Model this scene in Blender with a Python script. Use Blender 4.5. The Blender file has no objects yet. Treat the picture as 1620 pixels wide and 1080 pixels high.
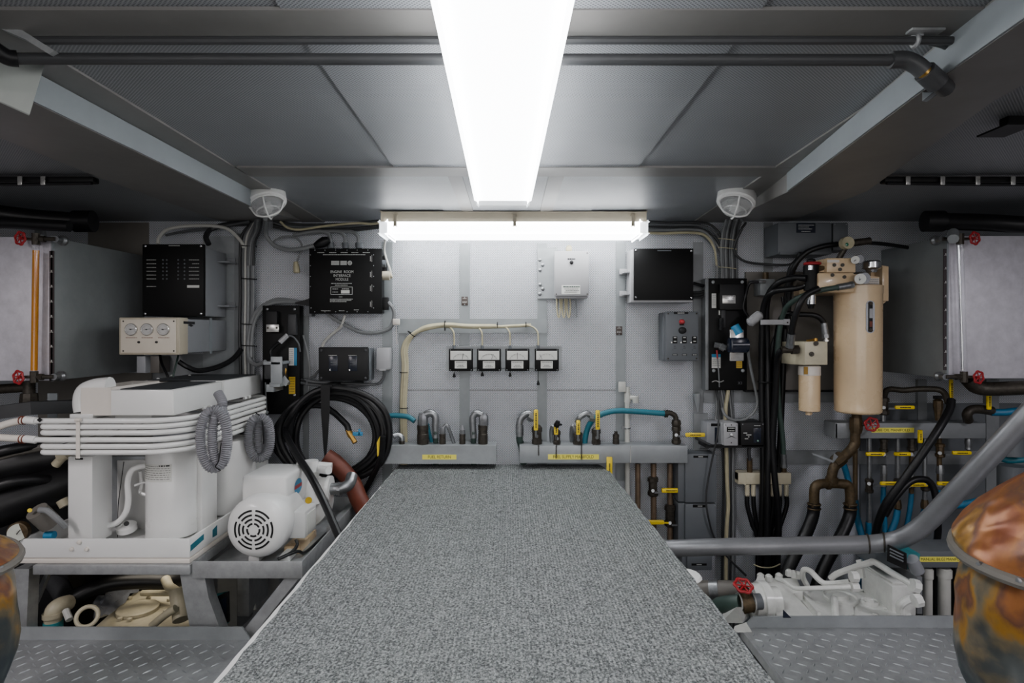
import bpy, bmesh, math, random
from mathutils import Vector, Matrix
random.seed(7)
F=960.0; CX=808.0; CY=524.0; ZO=1.6          # focal length in pixels, vanishing point, camera height
def X(px,Y): return (px-CX)*Y/F
def Z(py,Y): return (CY-py)*Y/F+ZO
def P(px,py,Y): return Vector((X(px,Y),Y,Z(py,Y)))
COL=bpy.context.scene.collection
ROOTS=[]
# ---------------------------------------------------------------- materials
def lin(h):
    h=h.lstrip('#'); c=[int(h[i:i+2],16)/255 for i in (0,2,4)]
    return tuple(x/12.92 if x<=.04045 else ((x+.055)/1.055)**2.4 for x in c)+(1,)
def mat(name,c,rough=.5,metal=0.,var=0.,scale=8.,bump=0.,bscale=60.,emit=0.,trans=0.,alpha=1.,coat=0.,c2=None,spec=None):
    m=bpy.data.materials.new(name); m.use_nodes=True; nt=m.node_tree; b=nt.nodes['Principled BSDF']
    c=lin(c) if isinstance(c,str) else c
    b.inputs['Base Color'].default_value=c; b.inputs['Roughness'].default_value=rough; b.inputs['Metallic'].default_value=metal
    if spec is not None: b.inputs['Specular IOR Level'].default_value=spec
    if coat: b.inputs['Coat Weight'].default_value=coat; b.inputs['Coat Roughness'].default_value=.08
    if trans: b.inputs['Transmission Weight'].default_value=trans
    if alpha<1: b.inputs['Alpha'].default_value=alpha
    if emit: b.inputs['Emission Color'].default_value=c; b.inputs['Emission Strength'].default_value=emit
    tc=nt.nodes.new('ShaderNodeTexCoord')
    if var or c2:
        n=nt.nodes.new('ShaderNodeTexNoise'); n.inputs['Scale'].default_value=scale; n.inputs['Detail'].default_value=6; n.inputs['Roughness'].default_value=.65
        nt.links.new(tc.outputs['Object'],n.inputs['Vector'])
        r=nt.nodes.new('ShaderNodeValToRGB'); r.color_ramp.elements[0].position=.32; r.color_ramp.elements[1].position=.68
        if c2: r.color_ramp.elements[0].color=lin(c2); r.color_ramp.elements[1].color=c
        else:
            r.color_ramp.elements[0].color=tuple(x*(1-var) for x in c[:3])+(1,); r.color_ramp.elements[1].color=tuple(min(1,x*(1+var*.5)) for x in c[:3])+(1,)
        nt.links.new(n.outputs['Fac'],r.inputs['Fac']); nt.links.new(r.outputs['Color'],b.inputs['Base Color'])
        rr=nt.nodes.new('ShaderNodeMapRange'); rr.inputs['To Min'].default_value=min(1,rough+.08); rr.inputs['To Max'].default_value=max(0,rough-.08)
        nt.links.new(n.outputs['Fac'],rr.inputs['Value']); nt.links.new(rr.outputs['Result'],b.inputs['Roughness'])
    if bump:
        n2=nt.nodes.new('ShaderNodeTexNoise'); n2.inputs['Scale'].default_value=bscale; n2.inputs['Detail'].default_value=3
        nt.links.new(tc.outputs['Object'],n2.inputs['Vector'])
        bp=nt.nodes.new('ShaderNodeBump'); bp.inputs['Strength'].default_value=bump; bp.inputs['Distance'].default_value=.003
        nt.links.new(n2.outputs['Fac'],bp.inputs['Height']); nt.links.new(bp.outputs['Normal'],b.inputs['Normal'])
    return m
def perforated(name,c,hole,axes,s,r,rough,metal=0.,mix=1.,var=.15):
    m=mat(name,c,rough,metal); nt=m.node_tree; L=nt.links; b=nt.nodes['Principled BSDF']
    tc=nt.nodes.new('ShaderNodeTexCoord'); sp=nt.nodes.new('ShaderNodeSeparateXYZ'); L.new(tc.outputs['Object'],sp.inputs[0])
    def M(op,a,bb=None):
        n=nt.nodes.new('ShaderNodeMath'); n.operation=op
        for i,v in enumerate((a,bb)):
            if v is None: continue
            if isinstance(v,(int,float)): n.inputs[i].default_value=v
            else: L.new(v,n.inputs[i])
        return n.outputs[0]
    A=M('DIVIDE',sp.outputs[axes[0]],s); B=M('DIVIDE',sp.outputs[axes[1]],s)
    def ring(oa,ob):
        u=M('SUBTRACT',M('FRACT',M('ADD',A,oa+100)),.5); v=M('SUBTRACT',M('FRACT',M('ADD',B,ob+100)),.5)
        return M('SQRT',M('ADD',M('MULTIPLY',u,u),M('MULTIPLY',v,v)))
    d=M('MINIMUM',ring(0,0),ring(.5,.5))
    mr=nt.nodes.new('ShaderNodeMapRange'); mr.inputs['From Min'].default_value=r-.05; mr.inputs['From Max'].default_value=r+.05
    mr.inputs['To Min'].default_value=mix; mr.inputs['To Max'].default_value=0; L.new(d,mr.inputs['Value'])
    n=nt.nodes.new('ShaderNodeTexNoise'); n.inputs['Scale'].default_value=2.2; n.inputs['Detail'].default_value=5; L.new(tc.outputs['Object'],n.inputs['Vector'])
    r0=nt.nodes.new('ShaderNodeValToRGB'); r0.color_ramp.elements[0].position=.3; r0.color_ramp.elements[1].position=.7
    c=lin(c); r0.color_ramp.elements[0].color=tuple(x*(1-var) for x in c[:3])+(1,); r0.color_ramp.elements[1].color=c; L.new(n.outputs['Fac'],r0.inputs['Fac'])
    mx=nt.nodes.new('ShaderNodeMix'); mx.data_type='RGBA'; L.new(mr.outputs['Result'],mx.inputs[0]); L.new(r0.outputs['Color'],mx.inputs[6]); mx.inputs[7].default_value=lin(hole)
    L.new(mx.outputs[2],b.inputs['Base Color'])
    bp=nt.nodes.new('ShaderNodeBump'); bp.invert=True; bp.inputs['Strength'].default_value=.35; bp.inputs['Distance'].default_value=.001; L.new(mr.outputs['Result'],bp.inputs['Height'])
    # large gentle dents of the thin sheet
    n3=nt.nodes.new('ShaderNodeTexNoise'); n3.inputs['Scale'].default_value=3.5; L.new(tc.outputs['Object'],n3.inputs['Vector'])
    b3=nt.nodes.new('ShaderNodeBump'); b3.inputs['Strength'].default_value=.35; b3.inputs['Distance'].default_value=.02; L.new(n3.outputs['Fac'],b3.inputs['Height']); L.new(bp.outputs['Normal'],b3.inputs['Normal'])
    L.new(b3.outputs['Normal'],b.inputs['Normal'])
    return m
M={}
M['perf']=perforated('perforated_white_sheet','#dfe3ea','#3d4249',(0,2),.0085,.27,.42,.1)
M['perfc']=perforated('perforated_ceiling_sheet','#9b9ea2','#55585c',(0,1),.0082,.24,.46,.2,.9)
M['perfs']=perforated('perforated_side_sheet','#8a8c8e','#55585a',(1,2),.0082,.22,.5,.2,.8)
M['alu']=mat('dull_aluminium','#94989a',.42,.25,.16,9,.05,200)
M['alud']=mat('grey_aluminium','#808385',.45,.2,.18,7,.05,180)
M['tank']=mat('mottled_aluminium_tank','#cbc8d0',.42,.35,.16,22,.05,90)
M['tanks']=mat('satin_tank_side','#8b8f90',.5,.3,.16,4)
M['beam']=mat('painted_grey_beam','#767472',.45,.1,.12,3)
M['beaml']=mat('pale_grey_web','#868c90',.5,.1,.1,3)
M['steel']=mat('galvanised_steel','#9b9d9e',.42,.35,.2,25,.06,120)
M['chrome']=mat('bright_steel','#c9cacc',.2,.95)
M['fit']=mat('zinc_fitting','#8e9092',.35,.8,.25,60)
M['bronze']=mat('tarnished_bronze','#54452f',.5,.45,.45,60,.1,200)
M['brass']=mat('brass','#b08a45',.32,.9,.2,50)
M['dbrz']=mat('dark_valve_body','#3f3a33',.5,.5,.4,80,.1,200)
M['copper']=mat('copper_pipe','#7d6a58',.4,.5,.3,30)
M['white']=mat('white_gloss_paint','#dddddb',.3,0,.05,5,coat=.25)
M['wbeige']=mat('cream_white_paint','#d6cfc6',.32,0,.06,5,coat=.2)
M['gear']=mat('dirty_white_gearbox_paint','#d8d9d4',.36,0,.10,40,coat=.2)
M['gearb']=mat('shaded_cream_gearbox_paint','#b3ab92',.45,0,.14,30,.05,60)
M['cream']=mat('cream_enamel','#d8bd97',.28,0,.1,5,coat=.35)
M['creamb']=mat('cream_block','#c5bda4',.4,0,.12,20)
M['beige']=mat('beige_plastic','#b5ac98',.5,0,.06,10)
M['bpanel']=mat('ivory_panel','#d3cabb',.45,0,.04,10)
M['black']=mat('black_panel','#0a0a0a',.5,spec=.2)
M['blackm']=mat('black_plastic','#131314',.5,spec=.3)
M['rubber']=mat('black_rubber','#101012',.42,0,.3,30,spec=.35)
M['ingray']=mat('dark_grey_rubber','#2c2d2f',.5,0,.2,20)
M['bigpipe']=mat('grey_plastic_pipe','#393a3c',.45,0,.12,8)
M['pipeg']=mat('satin_grey_pipe','#7c7d80',.4,.45,.15,8)
M['greybox']=mat('grey_enclosure','#84868a',.45,0,.05,10)
M['lgrey']=mat('light_grey_enclosure','#a2a2a4',.45,0,.05,10)
M['dgrey']=mat('slate_grey_enclosure','#5c6064',.5,0,.06,10)
M['cgrey']=mat('grey_cable','#77797a',.5)
M['cwhite']=mat('white_cable','#b9b8b2',.5)
M['cbeige']=mat('beige_cable','#b1a98b',.5,0,.15,20)
M['cdark']=mat('dark_cable','#2a2b2c',.5)
M['cmid']=mat('mid_grey_cable','#56585a',.5)
M['pvc']=mat('white_pvc','#bfbfb8',.45,0,.1,10)
M['corr']=mat('grey_corrugated_hose','#828287',.5)
M['teal']=mat('teal_hose','#1f6a7a',.5,0,.15,20)
M['blue']=mat('blue_hose','#1b6488',.5,0,.2,20)
M['dgreen']=mat('dark_green_hose','#33443e',.55,0,.2,20)
M['yellow']=mat('yellow_sleeve','#eccb10',.5,0,.1,30)
M['ylab']=mat('yellow_label','#efe45a',.5)
M['ystk']=mat('amber_sticker','#caa51e',.5)
M['red']=mat('red_paint','#a01e26',.4,0,.25,60)
M['dred']=mat('dull_red_rubber','#68301f',.55,0,.2,20)
M['paper']=mat('white_label','#cfcfc9',.55)
M['ink']=mat('black_ink','#17171a',.6)
M['wink']=mat('white_ink','#b9bab6',.6)
M['bstk']=mat('blue_sticker','#2f7fa8',.5)
M['amber']=mat('amber_fuel','#b9761a',.12,0,.1,10,emit=.05)
M['glass']=mat('clear_tube','#e8eef2',.03,0,trans=1.,alpha=.35)
M['gglass']=mat('frosted_guard_glass','#d8dadc',.15,0,trans=.7,alpha=.55)
M['acr']=mat('clear_acrylic','#cfd4d8',.12,0,trans=.6,alpha=.4)
M['diff']=mat('lit_diffuser','#fbfdff',.4,emit=7.5)
M['diffe']=mat('lit_diffuser_end','#e8ecef',.4,emit=.9)
M['hull']=mat('dark_hull','#2b2a28',.7,.1,.4,6)
M['bilge']=mat('dark_bilge_paint','#2e2d2a',.7,0,.4,5)
M['taupe']=mat('taupe_backing_panel','#6f6b65',.5,.1,.12,4)
M['silver']=mat('silver_label','#d0cfcb',.25,.7,.2,40)
M['label']=mat('nameplate_brown','#3d322d',.5)
M['strip']=mat('dark_scale_strip','#33292c',.5)
M['screen']=mat('dark_blue_display','#161c2a',.25)
M['green']=mat('green_lens','#1a6e50',.2,coat=.5)
M['tealp']=mat('teal_paint','#2a8c94',.45,0,.2,20)
M['dial']=mat('gauge_dial','#b9bbb0',.4)
M['grille']=mat('dark_grille','#3a3c3e',.9,spec=.1)
M['tstrip']=mat('flat_bar_aluminium','#858a8c',.42,.2,.14,9,.05,200)
M['pale']=mat('pale_plate','#b4bab5',.5,0,.1,5)
M['film']=mat('plastic_film','#8b8f97',.25,0,.3,20,trans=.2,alpha=.8)
M['hullp']=mat('cream_hull_panel','#cdb98a',.5,0,.1,6)
def carpetmat():
    m=bpy.data.materials.new('ribbed_carpet'); m.use_nodes=True; nt=m.node_tree; b=nt.nodes['Principled BSDF']; L=nt.links
    b.inputs['Roughness'].default_value=.95; b.inputs['Specular IOR Level'].default_value=.1
    tc=nt.nodes.new('ShaderNodeTexCoord')
    mp=nt.nodes.new('ShaderNodeMapping'); mp.inputs['Scale'].default_value=(1,.75,1); L.new(tc.outputs['Object'],mp.inputs['Vector'])
    n=nt.nodes.new('ShaderNodeTexNoise'); n.inputs['Scale'].default_value=230; n.inputs['Detail'].default_value=4; n.inputs['Roughness'].default_value=.75; L.new(mp.outputs[0],n.inputs['Vector'])
    r=nt.nodes.new('ShaderNodeValToRGB'); cr=r.color_ramp; cr.elements[0].position=.39; cr.elements[0].color=lin('#434647'); cr.elements[1].position=.63; cr.elements[1].color=lin('#b0b4b3')
    e=cr.elements.new(.5); e.color=lin('#7b7f7e'); L.new(n.outputs['Fac'],r.inputs['Fac'])
    w=nt.nodes.new('ShaderNodeTexWave'); w.wave_type='BANDS'; w.bands_direction='X'; w.inputs['Scale'].default_value=36; w.inputs['Distortion'].default_value=.25; w.inputs['Detail'].default_value=1; L.new(tc.outputs['Object'],w.inputs['Vector'])
    mr=nt.nodes.new('ShaderNodeMapRange'); mr.inputs['To Min'].default_value=.84; mr.inputs['To Max'].default_value=1.03; L.new(w.outputs['Fac'],mr.inputs['Value'])
    mx=nt.nodes.new('ShaderNodeMix'); mx.data_type='RGBA'; mx.blend_type='MULTIPLY'; mx.inputs[0].default_value=1; L.new(r.outputs['Color'],mx.inputs[6]); L.new(mr.outputs['Result'],mx.inputs[7])
    # faint yellowish stain
    vs=nt.nodes.new('ShaderNodeVectorMath'); vs.operation='DISTANCE'; L.new(tc.outputs['Object'],vs.inputs[0]); vs.inputs[1].default_value=(-.19,-.16,.02)
    ms=nt.nodes.new('ShaderNodeMapRange'); ms.inputs['From Min'].default_value=.02; ms.inputs['From Max'].default_value=.07; ms.inputs['To Min'].default_value=.55; ms.inputs['To Max'].default_value=0; L.new(vs.outputs['Value'],ms.inputs['Value'])
    m2=nt.nodes.new('ShaderNodeMix'); m2.data_type='RGBA'; L.new(ms.outputs['Result'],m2.inputs[0]); L.new(mx.outputs[2],m2.inputs[6]); m2.inputs[7].default_value=lin('#8f8a5c')
    L.new(m2.outputs[2],b.inputs['Base Color'])
    bp=nt.nodes.new('ShaderNodeBump'); bp.inputs['Strength'].default_value=.8; bp.inputs['Distance'].default_value=.004; L.new(n.outputs['Fac'],bp.inputs['Height'])
    b2=nt.nodes.new('ShaderNodeBump'); b2.inputs['Strength'].default_value=.6; b2.inputs['Distance'].default_value=.005; L.new(w.outputs['Fac'],b2.inputs['Height']); L.new(bp.outputs['Normal'],b2.inputs['Normal'])
    L.new(b2.outputs['Normal'],b.inputs['Normal']); return m
M['carpet']=carpetmat()
def wrapmat():
    m=bpy.data.materials.new('heat_stained_wrap'); m.use_nodes=True; nt=m.node_tree; b=nt.nodes['Principled BSDF']; L=nt.links
    tc=nt.nodes.new('ShaderNodeTexCoord'); n=nt.nodes.new('ShaderNodeTexNoise'); n.inputs['Scale'].default_value=7.; n.inputs['Detail'].default_value=7; n.inputs['Distortion'].default_value=.25; L.new(tc.outputs['Object'],n.inputs['Vector'])
    sp=nt.nodes.new('ShaderNodeSeparateXYZ'); L.new(tc.outputs['Object'],sp.inputs[0])
    hz=nt.nodes.new('ShaderNodeMapRange'); hz.inputs['From Min'].default_value=.75; hz.inputs['From Max'].default_value=1.2; hz.inputs['To Min'].default_value=-.19; hz.inputs['To Max'].default_value=.13; L.new(sp.outputs[2],hz.inputs['Value'])
    ad=nt.nodes.new('ShaderNodeMath'); ad.operation='ADD'; L.new(n.outputs['Fac'],ad.inputs[0]); L.new(hz.outputs['Result'],ad.inputs[1])
    r=nt.nodes.new('ShaderNodeValToRGB'); cr=r.color_ramp
    cr.elements[0].position=.3; cr.elements[0].color=lin('#3c4549'); cr.elements[1].position=.76; cr.elements[1].color=lin('#7e452a')
    for p,c in ((.40,'#4f5250'),(.47,'#7d7058'),(.53,'#a5792f'),(.59,'#6e4a3c'),(.67,'#9a6236')):
        e=cr.elements.new(p); e.color=lin(c)
    L.new(ad.outputs[0],r.inputs['Fac']); L.new(r.outputs['Color'],b.inputs['Base Color']); b.inputs['Metallic'].default_value=.35; b.inputs['Roughness'].default_value=.36
    n2=nt.nodes.new('ShaderNodeTexNoise'); n2.inputs['Scale'].default_value=6; n2.inputs['Distortion'].default_value=.3; L.new(tc.outputs['Object'],n2.inputs['Vector'])
    bp=nt.nodes.new('ShaderNodeBump'); bp.inputs['Strength'].default_value=1; bp.inputs['Distance'].default_value=.06; L.new(n2.outputs['Fac'],bp.inputs['Height']); L.new(bp.outputs['Normal'],b.inputs['Normal']); return m
M['wrap']=wrapmat()
# ---------------------------------------------------------------- geometry
class G:
    def __init__(s): s.bm=bmesh.new()
    def box(s,x0,x1,y0,y1,z0,z1,bev=0,seg=2,mtx=None):
        x0,x1=sorted((x0,x1)); y0,y1=sorted((y0,y1)); z0,z1=sorted((z0,z1))
        r=bmesh.ops.create_cube(s.bm,size=1); vs=r['verts']
        for v in vs: v.co=Vector(((x0+x1)/2+v.co.x*(x1-x0),(y0+y1)/2+v.co.y*(y1-y0),(z0+z1)/2+v.co.z*(z1-z0)))
        if mtx:
            for v in vs: v.co=mtx@v.co
        if bev:
            es=list({e for v in vs for e in v.link_edges}); bmesh.ops.bevel(s.bm,geom=es,offset=min(bev,(x1-x0)*.45,(y1-y0)*.45,(z1-z0)*.45),segments=seg,affect='EDGES',profile=.5)
        return s
    def pb(s,px0,px1,py0,py1,Yf,Yb,bev=0):      # box whose front face covers the given picture rectangle at depth Yf
        return s.box(X(px0,Yf),X(px1,Yf),Yf,Yb,Z(py0,Yf),Z(py1,Yf),bev)
    def hexa(s,c):       # 8 corners: bottom 4 (ccw), top 4
        v=[s.bm.verts.new(p) for p in c]
        for f in ((3,2,1,0),(4,5,6,7),(0,1,5,4),(1,2,6,5),(2,3,7,6),(3,0,4,7)): s.bm.faces.new([v[i] for i in f])
        return s
    def prism(s,poly,off):   # polygon of 3D points, extruded by off
        off=Vector(off); a=[s.bm.verts.new(p) for p in poly]; b=[s.bm.verts.new(Vector(p)+off) for p in poly]; n=len(a)
        s.bm.faces.new(a[::-1]); s.bm.faces.new(b)
        for i in range(n): s.bm.faces.new((a[i],a[(i+1)%n],b[(i+1)%n],b[i]))
        return s
    def lathe(s,o,d,prof,seg=24,cap=True):   # profile [(t along d, radius)]
        o=Vector(o); d=Vector(d).normalized(); u=d.orthogonal().normalized(); w=d.cross(u); rings=[]
        for t,r in prof:
            if r<1e-6: rings.append([s.bm.verts.new(o+d*t)])
            else: rings.append([s.bm.verts.new(o+d*t+(u*math.cos(a)+w*math.sin(a))*r) for a in [2*math.pi*i/seg for i in range(seg)]])
        for A,B in zip(rings,rings[1:]):
            for i in range(seg):
                j=(i+1)%seg
                if len(A)==1 and len(B)==1: continue
                if len(A)==1: s.bm.faces.new((A[0],B[j],B[i]))
                elif len(B)==1: s.bm.faces.new((A[i],A[j],B[0]))
                else: s.bm.faces.new((A[i],A[j],B[j],B[i]))
        if cap:
            if len(rings[0])>1: s.bm.faces.new(rings[0][::-1])
            if len(rings[-1])>1: s.bm.faces.new(rings[-1])
        return s
    def cyl(s,a,b,r,seg=16,r2=None):
        a=Vector(a); b=Vector(b); return s.lathe(a,b-a,[(0,r),((b-a).length,r if r2 is None else r2)],seg)
    def tube(s,pts,r,seg=10,smooth=6,corr=0,closed=False,flat=1.):
        pts=[Vector(p) for p in pts]
        if smooth>1: pts=crom(pts,smooth,closed)
        if corr:     # resample for corrugations
            L=[0]
            for a,b in zip(pts,pts[1:]): L.append(L[-1]+(b-a).length)
            n=max(2,int(L[-1]/corr)*2); out=[]; k=0
            for i in range(n+1):
                t=L[-1]*i/n
                while k<len(L)-2 and L[k+1]<t: k+=1
                f=(t-L[k])/max(1e-9,L[k+1]-L[k]); out.append(pts[k].lerp(pts[k+1],f))
            pts=out
        n=len(pts); rings=[]; up=None
        for i,p in enumerate(pts):
            if closed: t=(pts[(i+1)%n]-pts[i-1])
            else: t=(pts[min(i+1,n-1)]-pts[max(i-1,0)])
            t=t.normalized() if t.length>1e-9 else Vector((0,0,1))
            if up is None: up=t.orthogonal().normalized()
            else:
                up=up-t*up.dot(t); up=up.normalized() if up.length>1e-6 else t.orthogonal().normalized()
            w=t.cross(up); rr=r if not callable(r) else r(i/(n-1))
            if corr and i%2: rr*=.76
            rings.append([s.bm.verts.new(p+(up*math.cos(a)+w*math.sin(a))*rr) for a in [2*math.pi*k/seg for k in range(seg)]])
        prs=list(zip(rings,rings[1:]))
        if closed: prs.append((rings[-1],rings[0]))
        for A,B in prs:
            for i in range(seg):
                j=(i+1)%seg; s.bm.faces.new((A[i],A[j],B[j],B[i]))
        if not closed: s.bm.faces.new(rings[0][::-1]); s.bm.faces.new(rings[-1])
        return s
    def torus(s,c,nrm,R,r,seg=28,ms=8):
        c=Vector(c); d=Vector(nrm).normalized(); u=d.orthogonal().normalized(); w=d.cross(u)
        return s.tube([c+(u*math.cos(a)+w*math.sin(a))*R for a in [2*math.pi*i/seg for i in range(seg)]],r,ms,1,closed=True)
    def hexnut(s,a,b,r): return s.cyl(a,b,r,6)
    def to(s,name,m,parent=None):
        me=bpy.data.meshes.new(name); bmesh.ops.recalc_face_normals(s.bm,faces=s.bm.faces); s.bm.to_mesh(me); s.bm.free()
        me.materials.append(M[m] if isinstance(m,str) else m); me.shade_smooth(); me.set_sharp_from_angle(angle=.62)
        o=bpy.data.objects.new(name,me); COL.objects.link(o)
        if parent is not None: o.parent=parent
        else: ROOTS.append(o)
        return o
def crom(pts,n,closed=False):
    out=[]; N=len(pts); R=range(N if closed else N-1)
    for i in R:
        p1=pts[i]; p2=pts[(i+1)%N]
        p0=pts[i-1] if (i>0 or closed) else p1*2-p2
        p3=pts[(i+2)%N] if (i+2<N or closed) else p2*2-p1
        for k in range(n):
            t=k/n; out.append(.5*((2*p1)+(p2-p0)*t+(2*p0-5*p1+4*p2-p3)*t*t+(3*p1-p0-3*p2+p3)*t**3))
    if not closed: out.append(pts[-1].copy())
    return out
def tag(o,label,cat,group=None):
    o['label']=label; o['category']=cat
    if group: o['group']=group
    return o
def thing(name,label,cat,group=None):
    o=bpy.data.objects.new(name,None); COL.objects.link(o); o.empty_display_size=.05; ROOTS.append(o); return tag(o,label,cat,group)
def struct(name,g,m):
    o=g.to(name,m); o['kind']='structure'; return o
def one(name,g,m,label,cat,group=None): return tag(g.to(name,m),label,cat,group)
def text(s,px,py,Y,h,m,parent,align='CENTER',rot=0.,width=None,mtx=None,name='lettering'):
    cu=bpy.data.curves.new('t','FONT'); cu.body=s; cu.align_x=align; cu.align_y='CENTER'; cu.size=1
    o=bpy.data.objects.new('t',cu); COL.objects.link(o); bpy.context.view_layer.update()
    dg=bpy.context.evaluated_depsgraph_get(); me=bpy.data.meshes.new_from_object(o.evaluated_get(dg)); bpy.data.objects.remove(o); bpy.data.curves.remove(cu)
    hh=h*Y/F/.7; sx=hh
    if width:
        xs=[v.co.x for v in me.vertices]; sx=width*Y/F/max(1e-6,max(xs)-min(xs))
    T=mtx if mtx is not None else Matrix.Translation(P(px,py,Y))@Matrix.Rotation(rot,4,'Y')
    for v in me.vertices:
        q=Vector((v.co.x*sx,0,v.co.y*hh)); v.co=T@q
    me.materials.append(M[m]); ob=bpy.data.objects.new(name,me); COL.objects.link(ob); ob.parent=parent; return ob
def screws(par,pts,Y,r=.004,m='chrome',name='screw'):
    base=None
    for px,py in pts:
        p=P(px,py,Y)
        if base is None:
            base=G().lathe((0,0,0),(0,-1,0),[(0,r),(r*.4,r*.95),(r*.7,r*.5),(r*.75,0)],10).to(name,m,par); o=base
        else: o=base.copy(); COL.objects.link(o); o.parent=par
        o.location=p
def wheel(par,c,r,n=(0,-1,0),m='red',name='handwheel'):
    c=Vector(c); g=G(); d=Vector(n).normalized(); u=d.orthogonal().normalized(); w=d.cross(u); k=24; pts=[]
    for i in range(k):
        a=2*math.pi*i/k; rr=r*(1+.09*math.cos(6*a)); pts.append(c+(u*math.cos(a)+w*math.sin(a))*rr)
    g.tube(pts,r*.17,8,2,closed=True)
    for i in range(6):
        a=2*math.pi*i/6; g.cyl(c,c+(u*math.cos(a)+w*math.sin(a))*r,r*.1,6)
    g.cyl(c-d*r*.2,c+d*r*.3,r*.28,10); h=g.to(name,m,par)
    G().cyl(c+d*r*.3,c+d*r*.42,r*.13,6).to('nut','silver',h)
    return h
def bars(par,rows,Y,m='wink',h=1.0,name='small_print'):   # rows of tiny illegible print: [(px0,px1,py)]
    g=G()
    for a,b,y in rows:
        x=a
        while x<b:
            w=random.uniform(1.2,3.2); w=min(w,b-x); g.box(X(x,Y),X(x+w,Y),Y-.0006,Y,Z(y-h*.5,Y),Z(y+h*.5,Y)); x+=w+.5
    return g.to(name,m,par)
# ================================================================= ROOM
C=.544+ZO
struct('floor',G().box(-2.9,2.9,-2.4,3.05,-.06,0),'bilge')
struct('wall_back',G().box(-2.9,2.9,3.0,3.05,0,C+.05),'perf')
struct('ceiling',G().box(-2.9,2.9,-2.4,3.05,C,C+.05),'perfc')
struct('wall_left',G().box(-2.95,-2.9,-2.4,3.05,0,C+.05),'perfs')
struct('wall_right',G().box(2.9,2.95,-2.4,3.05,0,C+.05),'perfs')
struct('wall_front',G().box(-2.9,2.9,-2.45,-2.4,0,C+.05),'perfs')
# overlapping ceiling sheets
struct('ceiling_sheet',G().box(-.385,.42,.2,1.993,C-.004,C),'perfc')
struct('ceiling_sheet',G().box(-.30,.36,2.106,2.99,C-.004,C),'perfc')
tn=[0]
def trim(g,m='alu'):
    tn[0]+=1; return struct('trim_%d'%tn[0],g,m)
# flat strips on the ceiling
for y0,y1 in ((1.993,2.106),(1.015,1.12)): trim(G().box(-.90,.93,y0,y1,C-.007,C-.0005),'beam')
trim(G().prism([(-.885,.2,C-.006),(-.998,.2,C-.006),(-1.03,3,C-.006),(-.92,3,C-.006)],(0,0,.0055)),'beam')
trim(G().prism([(.815,.2,C-.006),(.80,.2,C-.006),(.95,1.2,C-.006),(1.06,3,C-.006),(.90,3,C-.006)],(0,0,.0055)),'beam')
trim(G().box(X(708,2.1),X(731,2.1),2.107,2.99,C-.007,C-.0041),'beam')
trim(G().box(X(868,2.1),X(893,2.1),2.107,2.99,C-.007,C-.0041),'beam')
# longitudinal beams: inner web, underside, tapering into the back wall
def beam(pin,pout,zb):
    # pin, pout: lists of (x,y,z) for the lower inner edge and the lower outer edge
    g=G(); bm=g.bm; R=[]
    for (a,b) in zip(pin,pout):
        R.append([bm.verts.new((a[0],a[1],C+.001)),bm.verts.new(a),bm.verts.new(b),bm.verts.new((b[0],b[1],C+.001))])
    for A,B in zip(R,R[1:]):
        for i in range(4): bm.faces.new((A[i],A[(i+1)%4],B[(i+1)%4],B[i]))
    bm.faces.new(R[0]); bm.faces.new(R[-1][::-1]); return g
zb=.474+ZO
Lin=[(-.99,.2,zb),(-.99,1.2,zb),(-.99,2.3,zb),(-1.02,3.0,C-.002)]
Lout=[(-1.2,.2,zb),(-1.24,1.2,zb),(-1.27,1.9,zb),(-1.43,3.0,C-.002)]
Rin=[(.70,.2,zb),(.815,1.206,zb),(.942,2.06,zb),(1.06,3.0,C-.002)]
Rout=[(.88,.2,zb),(.995,1.25,zb),(1.206,2.06,zb),(1.37,3.0,C-.002)]
trim(beam(Lin,Lout,zb),'beam'); trim(beam(Rin,Rout,zb),'beam')
# paler web plates on the inner faces
def web(pts,off,m='beaml'):
    g=G()
    for a,b in zip(pts,pts[1:]):
        o=Vector(off); top=C-.0072
        g.hexa([Vector(a)+o,Vector(b)+o,Vector(b),Vector(a),(a[0]+o[0],a[1],top),(b[0]+o[0],b[1],top),(b[0],b[1],top),(a[0],a[1],top)])
    return trim(g,m)
web([(-.989,.2,zb+.001),(-.989,1.2,zb+.001),(-.989,2.3,zb+.001)],(.004,0,0))
web([(.70,.2,zb+.001),(.814,1.206,zb+.001),(.941,2.06,zb+.001)],(-.004,0,0))
# flat bars of the back wall
W=3.0
def wbar(x0,x1,y0,y1,m='tstrip',t=.006,Yb=W):
    return trim(G().box(X(x0,W),X(x1,W),Yb-t,Yb-.0003,Z(y0,W),Z(y1,W)),m)
wbar(727,743,385,740); wbar(850,865,385,740); wbar(974,989,383,760); wbar(605,621,383,800); wbar(480,489,500,760,'alud')
wbar(1096,1112,383,760,'alud'); wbar(850,880,392,473,'tstrip',.009)
wbar(630,865,504,527,'tstrip',.011); wbar(631,643,527,800,'tstrip',.004)
wbar(322,372,374,604,'alu',.005); wbar(372,386,370,610,'alud',.009)
wbar(1112,1400,617,636,'alud',.012); wbar(1236,1620,712,733,'alud',.018)
wbar(1208,1222,352,700,'alud',.005); wbar(1448,1462,600,712,'alud',.02); wbar(1555,1575,600,860,'alud',.022)
wbar(240,330,560,620,'alud',.004); wbar(140,236,352,500,'taupe',.004)  # taupe sheet added to darken the dim wall beside the left tank
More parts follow.
